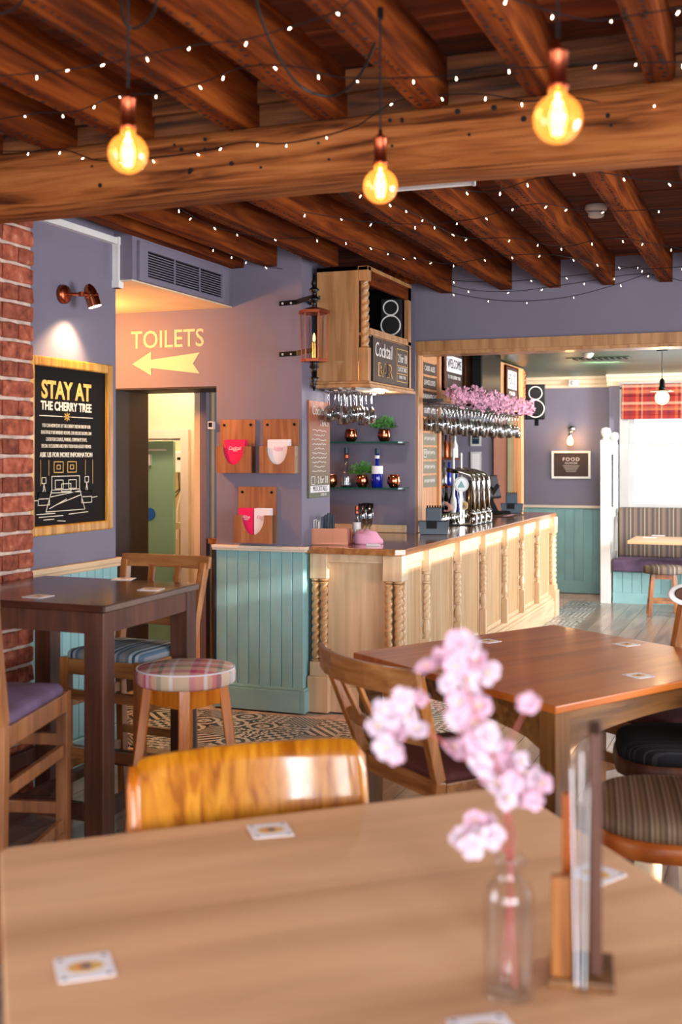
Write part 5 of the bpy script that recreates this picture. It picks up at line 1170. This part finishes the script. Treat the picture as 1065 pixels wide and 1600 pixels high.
def curved_rail(w, y, z0, z1, bulge, th, name, mat, parent, n=10, tilt=0.0, flare=0.0, facets=None):
    """back rail from -w/2 to w/2; the middle sits 'bulge' behind the ends"""
    vs = []; n = facets or n
    for i in range(n + 1):
        q = -1 + 2 * i / n; x_ = w / 2 * q; yy = y - bulge * (1 - q * q) + flare * abs(q) ** 3
        for dz, dy in ((z0, 0), (z1, -tilt)): vs += [(x_, yy + dy - th / 2, dz), (x_, yy + dy + th / 2, dz)]
    fs = []
    for i in range(n):
        o = 4 * i; fs += [(o, o + 4, o + 6, o + 2), (o + 1, o + 3, o + 7, o + 5), (o, o + 1, o + 5, o + 4), (o + 2, o + 6, o + 7, o + 3)]
    fs += [(0, 2, 3, 1), (4*n, 4*n+1, 4*n+3, 4*n+2)]
    return B().add(vs, fs).obj(name, mat, parent, bevel=.004)
def slat_chair(label, loc, yaw, w, d, sz, tz, seat_mat, wm, rm, nsl=3, high=False, rake=.10, low_rail=None, group=None, crest_h=.10, bulge=.06, name='dining_chair', topw=None):
    t = thing(name, label, 'chair', (loc[0], loc[1], 0), yaw, group); L_ = .045; tw = topw or w
    for sx in (-1, 1):
        B().box(sx * (w/2 - L_/2) - L_/2, sx * (w/2 - L_/2) + L_/2, d/2 - L_, d/2, 0, sz).obj('leg', wm, t, bevel=.004)
        x0 = sx * (w/2 - L_/2); x1 = sx * (tw/2 - L_/2)
        b = B(); b.bar((x0, -d/2 + .0, sz), (x1, -d/2 - rake, tz - .03), L_ * .8, L_); b.bar((x0, -d/2 - .03, 0), (x0, -d/2, sz), L_ * .8, L_)
        b.obj('rear_post', wm, t, bevel=.004)
        B().box(sx * (w/2 - .012) - .011, sx * (w/2 - .012) + .011, -d/2 + L_/2, d/2 - L_, sz - .075, sz - .005).obj('seat_rail', rm, t, bevel=.003)
    B().box(-w/2 + L_, w/2 - L_, d/2 - .03, d/2 - .006, sz - .075, sz - .005).obj('seat_rail', rm, t, bevel=.003)
    B().box(-w/2 + L_, w/2 - L_, -d/2 - .0, -d/2 + .024, sz - .075, sz - .005).obj('seat_rail', rm, t, bevel=.003)
    seat_pad(w - .03, d - .03, sz - .01, sz + .025, seat_mat, t, dome=.02)
    curved_rail(tw + .01, -d/2 - rake, tz - crest_h, tz, bulge, .024, 'crest_rail', rm, t, facets=6, tilt=.012)
    lr = low_rail or (sz + .14); f = lambda z_: -d/2 - rake * (z_ - sz) / (tz - sz)
    curved_rail(w - .02, f(lr) , lr - .025, lr + .025, bulge * .6, .022, 'lower_back_rail', rm, t, facets=6)
    for k in range(nsl):
        q = -1 + 2 * (k + 1) / (nsl + 1); xx = q * (w/2 - .02); xt = q * (tw/2 - .02)
        B().bar((xx, f(lr) - bulge * .6 * (1 - q*q), lr), (xt, f(tz - crest_h) - bulge * (1 - q*q), tz - crest_h + .01), .032, .014, side=(1, 0, 0)).obj('back_slat', wm, t, bevel=.002)
    zs = ((.52, .56), (.24, .30)) if high else ((.20, .26),)
    for zz, zf in zs:
        for sx in (-1, 1): B().box(sx * (w/2 - .022) - .011, sx * (w/2 - .022) + .011, -d/2 + .005, d/2 - L_, zz - .0, zz + .045).obj('stretcher', rm, t, bevel=.003)
        B().box(-w/2 + L_, w/2 - L_, d/2 - .036, d/2 - .012, zf, zf + .045).obj('stretcher', rm, t, bevel=.003)
        if high: B().box(-w/2 + L_, w/2 - L_, -d/2 - .01, -d/2 + .012, zf + .02, zf + .06).obj('stretcher', rm, t, bevel=.003)
    return t
slat_chair('tall bar chair with blue striped seat at the far side of the high table', (-2.815, 4.60), rad(180 - 3), .44, .44, .75, 1.175, 'blue_stripe', 'chairwood', 'chairrail', 2, True, .09, low_rail=.87, name='bar_chair', crest_h=.06, bulge=.02, topw=.49)
slat_chair('tall bar chair with purple seat at the near side of the high table', (-2.672, 3.38), rad(14.8), .45, .60, .765, 1.22, 'purple', 'midchair', 'midchair', 2, True, .09, low_rail=.90, name='bar_chair', crest_h=.06, bulge=.02)
slat_chair('slatted chair with maroon seat at the left side of the mahogany table', (-1.225, 4.37), math.atan2(-.624, .781), .56, .46, .47, .905, 'maroon', 'chairwood', 'chairrail', 3, False, .14, topw=.69, bulge=.085, low_rail=.63)
slat_chair('slatted chair on the far side of the mahogany table', (-.50, 5.42), math.atan2(.60, -.80), .46, .46, .47, .955, 'maroon', 'chairwood', 'chairrail', 2, False, .12, topw=.46, bulge=.04, low_rail=.63, crest_h=.06)

# golden veneer chair tucked under the pine table
def round_seat_chair(name, label, loc, yaw, w, d, sz, seat_mat, wm, top=.86, panel_mat='veneer', group=None, ph=.30, bulge=.075, backw=None, rim='chairrail'):
    t = thing(name, label, 'chair', (loc[0], loc[1], 0), yaw, group); bw = backw or w
    seat_pad(w, d, sz - .03, sz + .02, seat_mat, t, dome=.03, rnd_=min(w, d) * .36, n=8)
    seat_pad(w + .02, d + .02, sz - .09, sz - .03, rim, t, name='seat_frame', dome=0.0, rnd_=min(w, d) * .36, n=8)
    for sx in (-1, 1):
        B().bar((sx * w * .36, d * .34, sz - .05), (sx * w * .42, d * .44, 0), .036, .036, .028, .028).obj('leg', wm, t, bevel=.005)
        b = B(); b.bar((sx * w * .42, -d * .50 - .03, sz), (sx * (bw / 2 - .06), -d * .48 - .115, top - .12), .036, .022); b.bar((sx * w * .42, -d * .56, 0), (sx * w * .42, -d * .50 - .03, sz), .030, .036)
        b.obj('rear_post', wm, t, bevel=.004)
    if panel_mat == 'veneer': B().tube([(bw/2 - .008, -d * .48 + .01, .25), (bw/2 - .006, -d * .48 + .006, top - ph), (bw/2 - .004, -d * .48 - .03, top - .07), (bw/2 - .006, -d * .48 - .05, top - .015)], [.016, .018, .018, .010], 10).obj('side_post', wm, t, smooth=True)
    # curved panel with rounded top corners
    n = 24; m_ = 7; vs = []; z0 = top - ph; y0 = -d * .48
    for side in (0, 1):
        for i in range(n + 1):
            q = -1 + 2 * i / n
            for j in range(m_ + 1):
                r = j / m_; rc = .045; x_ = bw / 2 * q
                ztop = top; dx = bw / 2 - abs(x_)
                if dx < rc: ztop = top - rc + math.sqrt(max(0, rc * rc - (rc - dx) ** 2))
                zz = z0 + (ztop - z0) * r
                vs.append((x_, y0 - bulge * (1 - q * q) - .065 * r + side * .016 + .0, zz))
    s = (n + 1) * (m_ + 1); g = lambda sd, i, j: sd * s + i * (m_ + 1) + j; fs = []
    for i in range(n):
        for j in range(m_): fs += [(g(0,i,j), g(0,i+1,j), g(0,i+1,j+1), g(0,i,j+1)), (g(1,i,j), g(1,i,j+1), g(1,i+1,j+1), g(1,i+1,j))]
        fs += [(g(0,i,0), g(1,i,0), g(1,i+1,0), g(0,i+1,0)), (g(0,i,m_), g(0,i+1,m_), g(1,i+1,m_), g(1,i,m_))]
    for j in range(m_): fs += [(g(0,0,j), g(0,0,j+1), g(1,0,j+1), g(1,0,j)), (g(0,n,j), g(1,n,j), g(1,n,j+1), g(0,n,j+1))]
    B().add(vs, fs).obj('back_panel', panel_mat, t, smooth=True)
    return t
fv = Vector((.67, -.74, 0)); mid = Vector((-1.276, 2.69, 0)) + fv * .265
round_seat_chair('dining_chair', 'chair with golden veneer curved back pushed up to the pale pine table', mid, math.atan2(-.67, -.74), .50, .46, .50, 'brown_stripe', 'stoolwood', .895, ph=.34, backw=.63, bulge=.06)
p = on(1078, 1262, z=.49); round_seat_chair('dining_chair', 'chair with brown striped cushion beyond the right end of the pine table', p, rad(21 + 78), .60, .62, .49, 'brown_stripe', 'darkleg', .86, panel_mat='mahog', rim='mahog')
p = on(1062, 1162, z=.49); round_seat_chair('dining_chair', 'chair with black striped cushion tucked under the mahogany table', p, rad(21 + 80), .52, .50, .49, 'black_stripe', 'darkleg', .86, panel_mat='mahog', rim='darkleg')
# plaid stool
p = on(290, 1042, z=.765); sl = thing('bar_stool', 'round honey wood bar stool with pink plaid padded seat', 'stool', (p.x, p.y, 0), rad(23))
B().lathe([(0, .70), (.20, .70), (.208, .71), (.210, .745), (.207, .758), (.200, .766), (.15, .776), (.08, .782), (0, .784)], 40).obj('seat', 'plaid', sl, smooth=True)
B().tube([(.2045 * math.cos(2*PI*k/40), .2045 * math.sin(2*PI*k/40), .763) for k in range(41)], .0035, 6).obj('piping', 'card', sl, smooth=True)
for k in range(4):
    a = k * PI / 2 + rad(4); c_, s_ = math.cos(a), math.sin(a)
    B().bar((.155 * c_, .155 * s_, .70), (.245 * c_, .245 * s_, 0), .048, .042, side=(-s_, c_, 0)).obj('leg', 'stoolwood', sl, bevel=.005)
    c2, s2 = math.cos(a + PI/2), math.sin(a + PI/2)
    B().bar((.15 * c_, .15 * s_, .655), (.15 * c2, .15 * s2, .655), .085, .022, side=(0, 0, 1)).obj('apron', 'stoolwood', sl, bevel=.003)
    zz = .28 if k % 2 else .34; B().bar((.205 * c_, .205 * s_, zz), (.205 * c2, .205 * s2, zz), .034, .02, side=(0, 0, 1)).obj('stretcher', 'stoolwood', sl, bevel=.003)

# coasters: white card mats with an ochre pointed emblem
def coaster(label, px, py, z, rz):
    p = on(px, py, z=z); t = thing('beer_mat', label, 'beer mat', (p.x, p.y, z + .0002), rz, 'beer mats on the tables')
    w = .049; c = .007; pts = []
    for (cx, cy, a0) in ((w - c, w - c, 0), (-w + c, w - c, 90), (-w + c, -w + c, 180), (w - c, -w + c, 270)):
        for k in range(4): a = rad(a0 + 30 * k); pts.append((cx + c * math.cos(a), cy + c * math.sin(a)))
    B().prism(pts, 'z', 0, .0018).obj('card', 'card', t)
    em = [(.030 * math.cos(a) * (1 + .12 * (math.cos(a) > .9)), .022 * math.sin(a)) for a in [2 * PI * k / 28 for k in range(28)]]
    e = B().prism(em, 'z', .0018, .0022).obj('emblem', 'goldink', t)
    B().prism([(x_ * .8, y_ * .8) for x_, y_ in em], 'z', .0022, .0023).obj('emblem_ring', 'tan', e)
    B().prism([(x_ * .74, y_ * .74) for x_, y_ in em], 'z', .0023, .0024).obj('emblem_field', 'goldink', e)
    B().disc((.003, 0, .0025), .010, 'z', 14, .0002).obj('emblem_centre', 'purple', e); B().disc((-.009, 0, .0025), .005, 'z', 10, .0002).obj('emblem_dot', 'pink', e)
    for sx, sy in ((-1, -1), (-1, 1), (1, 1), (1, -1)): B().disc((sx * .038, sy * .038, .0019), .0045, 'z', 8, .0002).obj('corner_mark', 'slate', t)
    return t
coaster('beer mat nearest the left corner of the pine table', 132, 1512, .76, rad(40))
coaster('beer mat by the golden chair back on the pine table', 422, 1298, .76, rad(36))
coaster('beer mat behind the menu holder on the pine table', 930, 1366, .76, rad(-28))
coaster('beer mat at the very bottom edge of the picture', 757, 1612, .76, rad(34))
coaster('beer mat at the far left of the mahogany table', 762, 1002, .76, rad(-30))
coaster('beer mat near the far edge of the mahogany table', 978, 1007, .76, rad(52))
coaster('beer mat nearest the right edge of the mahogany table', 997, 1056, .76, rad(50))
coaster('beer mat at the far edge of the dark high table', 193, 905, 1.07, rad(14))
coaster('beer mat by the right edge of the dark high table', 236, 921, 1.07, rad(10))
coaster('beer mat near the brick end of the dark high table', 60, 932, 1.07, rad(-4))

# bottle vase with blossom
vp = on(795, 1556, z=.76); VB = (vp.x, vp.y, .7602)
va = thing('bottle_vase', 'clear glass bottle vase on the pine table', 'vase', VB)
B().lathe([(0, 0), (.036, 0), (.0405, .004), (.0415, .012), (.0415, .165), (.038, .182), (.026, .193), (.0215, .200), (.0215, .215), (.027, .219), (.0275, .228), (.025, .231), (.020, .230), (.0165, .215), (.017, .200), (.022, .190), (.035, .176), (.0385, .160), (.0385, .022), (.034, .014), (0, .013)], 40, caps=False).obj('glass', 'vaseglass', va, smooth=True)
mouth = Vector((VB[0], VB[1], .76 + .215))
br = thing('cherry_branch', 'pink artificial cherry blossom sprays standing in the glass bottle', 'flowers', (VB[0], VB[1], .775))
BO = Vector((VB[0], VB[1], .775))
def stem(pts, r0, r1):
    P = [Vector(p) - BO for p in pts]; o = hang('', '', '', P, 0, 0); n = len(o)
    return B().tube(o, [r0 + (r1 - r0) * i / (n - 1) for i in range(n)], 7).obj('stem', 'stem', br, smooth=True)
D0 = 1.89
stem([BO + Vector((.01, 0, .0)), mouth, on(792, 1300, D=D0), on(782, 1215, D=D0 - .02), on(752, 1140, D=D0 - .03), on(728, 1070, D=D0 - .03), on(718, 1010, D=D0 - .03)], .0035, .0015)
stem([BO + Vector((-.01, .005, .01)), mouth + Vector((.004, 0, 0)), on(800, 1290, D=D0 + .02), on(770, 1230, D=D0 + .03), on(700, 1165, D=D0 + .04), on(640, 1130, D=D0 + .05), on(600, 1112, D=D0 + .05)], .003, .0015)
stem([on(790, 1180, D=D0), on(805, 1140, D=D0), on(825, 1102, D=D0)], .002, .0012)
stem([on(760, 1225, D=D0 + .02), on(700, 1120, D=D0 + .02), on(668, 1092, D=D0 + .03)], .002, .0012)
stem([mouth, on(790, 1330, D=D0 - .02), on(770, 1310, D=D0 - .03), on(745, 1300, D=D0 - .03)], .0025, .0015)
stem([on(785, 1240, D=D0), on(815, 1215, D=D0 - .01), on(838, 1205, D=D0 - .02)], .002, .0015)
def blossom_mesh(seed, R=.027):
    rnd = random.Random(seed); b = B()
    for layer, (sc_, el, off_) in enumerate(((1.0, .35, 0), (.72, .85, .6))):
        for k in range(5):
            a = 2 * PI * k / 5 + off_ + rnd.uniform(-.15, .15); e = el + rnd.uniform(-.15, .2); L_ = R * sc_ * rnd.uniform(.9, 1.1); Wd_ = L_ * .48
            d = Vector((math.cos(a) * math.cos(e), math.sin(a) * math.cos(e), math.sin(e))); s_ = Vector((-math.sin(a), math.cos(a), 0)); up = d.cross(s_) * -1
            rows = []
            for r_, wq, cu in ((.05, .25, 0), (.3, .75, -.05), (.6, 1.0, -.08), (.85, .85, 0), (1.0, .35, .08)):
                for q in (-1, -.5, 0, .5, 1): rows.append(d * L_ * r_ + s_ * Wd_ * wq * q + up * (L_ * (cu + .18 * q * q * wq)))
            b.add(rows, [(i * 5 + j, i * 5 + j + 1, i * 5 + j + 6, i * 5 + j + 5) for i in range(4) for j in range(4)])
    return b.mesh('blossom')
BMs = []
for i in range(4):
    me = blossom_mesh(i); me.materials.append(M['petal' if i % 2 else 'petal2']); BMs.append(me)
    for p_ in me.polygons: p_.use_smooth = True
cen = B().lathe([(0, 0), (.004, .002), (.005, .006), (.002, .010), (0, .011)], 8).mesh('bud_centre'); cen.materials.append(M['bud'])
rnd = random.Random(21)
for (px, py) in ((716, 1003), (735, 1012), (690, 1030), (668, 1045), (712, 1040), (748, 1035), (762, 1050), (730, 1062), (700, 1068), (735, 1085), (718, 1098), (748, 1105), (715, 1120), (742, 1128),
    (595, 1108), (612, 1118), (592, 1135), (628, 1092), (652, 1092), (606, 1150), (640, 1118), (650, 1140), (622, 1148), (615, 1178), (604, 1168), (826, 1100),
    (708, 1172), (728, 1168), (745, 1158), (768, 1160), (790, 1172), (770, 1185), (750, 1196), (795, 1195), (812, 1190), (835, 1215), (845, 1225), (822, 1228), (800, 1222), (778, 1225), (790, 1245), (812, 1250), (832, 1252), (765, 1210),
    (745, 1282), (760, 1288), (735, 1300), (722, 1308), (750, 1312), (768, 1306), (738, 1322), (760, 1150), (730, 1140)):
    p = on(px, py, D=D0 + rnd.uniform(-.05, .05)) - BO
    rx, ry, rz_ = rad(60) + rnd.uniform(-.7, .7), rnd.uniform(-.8, .8), rnd.uniform(0, 6)
    o = link('blossom', random.choice(BMs), None, br, p, (rx, ry, rad(20) + rnd.uniform(-.6, .6))); s_ = rnd.uniform(.66, .92); o.scale = (s_, s_, s_)
    if rnd.random() < .45: link('bud_centre', cen, None, o, (0, 0, .002))

# menu holder
mp = on(908, 1528, z=.76); mh = thing('menu_holder', 'wooden menu holder standing beside the blossom bottle', 'menu holder', (mp.x, mp.y, .7602), rad(21 - 12))
B().box(-.055, .055, -.055, .075, 0, .016).obj('base', 'brownleg', mh, bevel=.003)
B().box(-.050, -.016, -.045, -.025, .016, .185).obj('front_block', 'chairwood', mh, bevel=.003)
B().box(.012, .034, -.03, .07, .016, .425).obj('upright_panel', 'darkleg', mh, bevel=.004)
B().box(-.034, -.014, .045, .07, .016, .30).obj('rear_block', 'mahog', mh, bevel=.003)
for k, (x_, h_, mt, y0, y1, ry) in enumerate(((-.008, .36, 'card', -.075, .075, -1.2), (-.002, .385, 'card', -.07, .075, .4), (.003, .30, 'navy', -.078, .07, 0), (.006, .33, 'grey', -.08, .07, 1.0))):
    o = B().box(-.0012, .0012, y0, y1, 0, h_).obj('menu_card', mt, loc=(0, 0, 0)); 
    q = Matrix.Rotation(rad(9), 3, 'Z') @ Vector((x_, 0, .017)); o.location = (mp.x + q.x, mp.y + q.y, .7602 + q.z); o.rotation_euler = (0, rad(ry), rad(9))
    tag(o, ('white menu card leaning outermost in the wooden holder', 'tallest white menu card in the wooden holder', 'dark blue menu card in the wooden holder', 'pale grey menu card nearest the brown upright in the holder')[k], 'menu')
# white rimmed oval plaque on the far chair
p = on(1072, 930, D=5.5); pq = thing('oval_plaque', 'white rimmed oval plaque with brown centre on the far chair top rail', 'plaque', (p.x, p.y, p.z), rad(21))
B().lathe([(0, 0), (.085, 0), (.09, .004), (.085, .010), (.0, .010)], 28).obj('white_rim', 'white', pq, rot=(rad(60), rad(0), 0), smooth=True).scale = (1, .62, 1)
B().lathe([(0, .0101), (.055, .0101), (.055, .013), (0, .013)], 24).obj('brown_centre', 'darkleg', pq, rot=(rad(60), 0, 0)).scale = (1, .62, 1)
B().lathe([(.055, .010), (.060, .0135), (.055, .0145)], 24, caps=False).obj('black_line', 'black', pq, rot=(rad(60), 0, 0)).scale = (1, .62, 1)
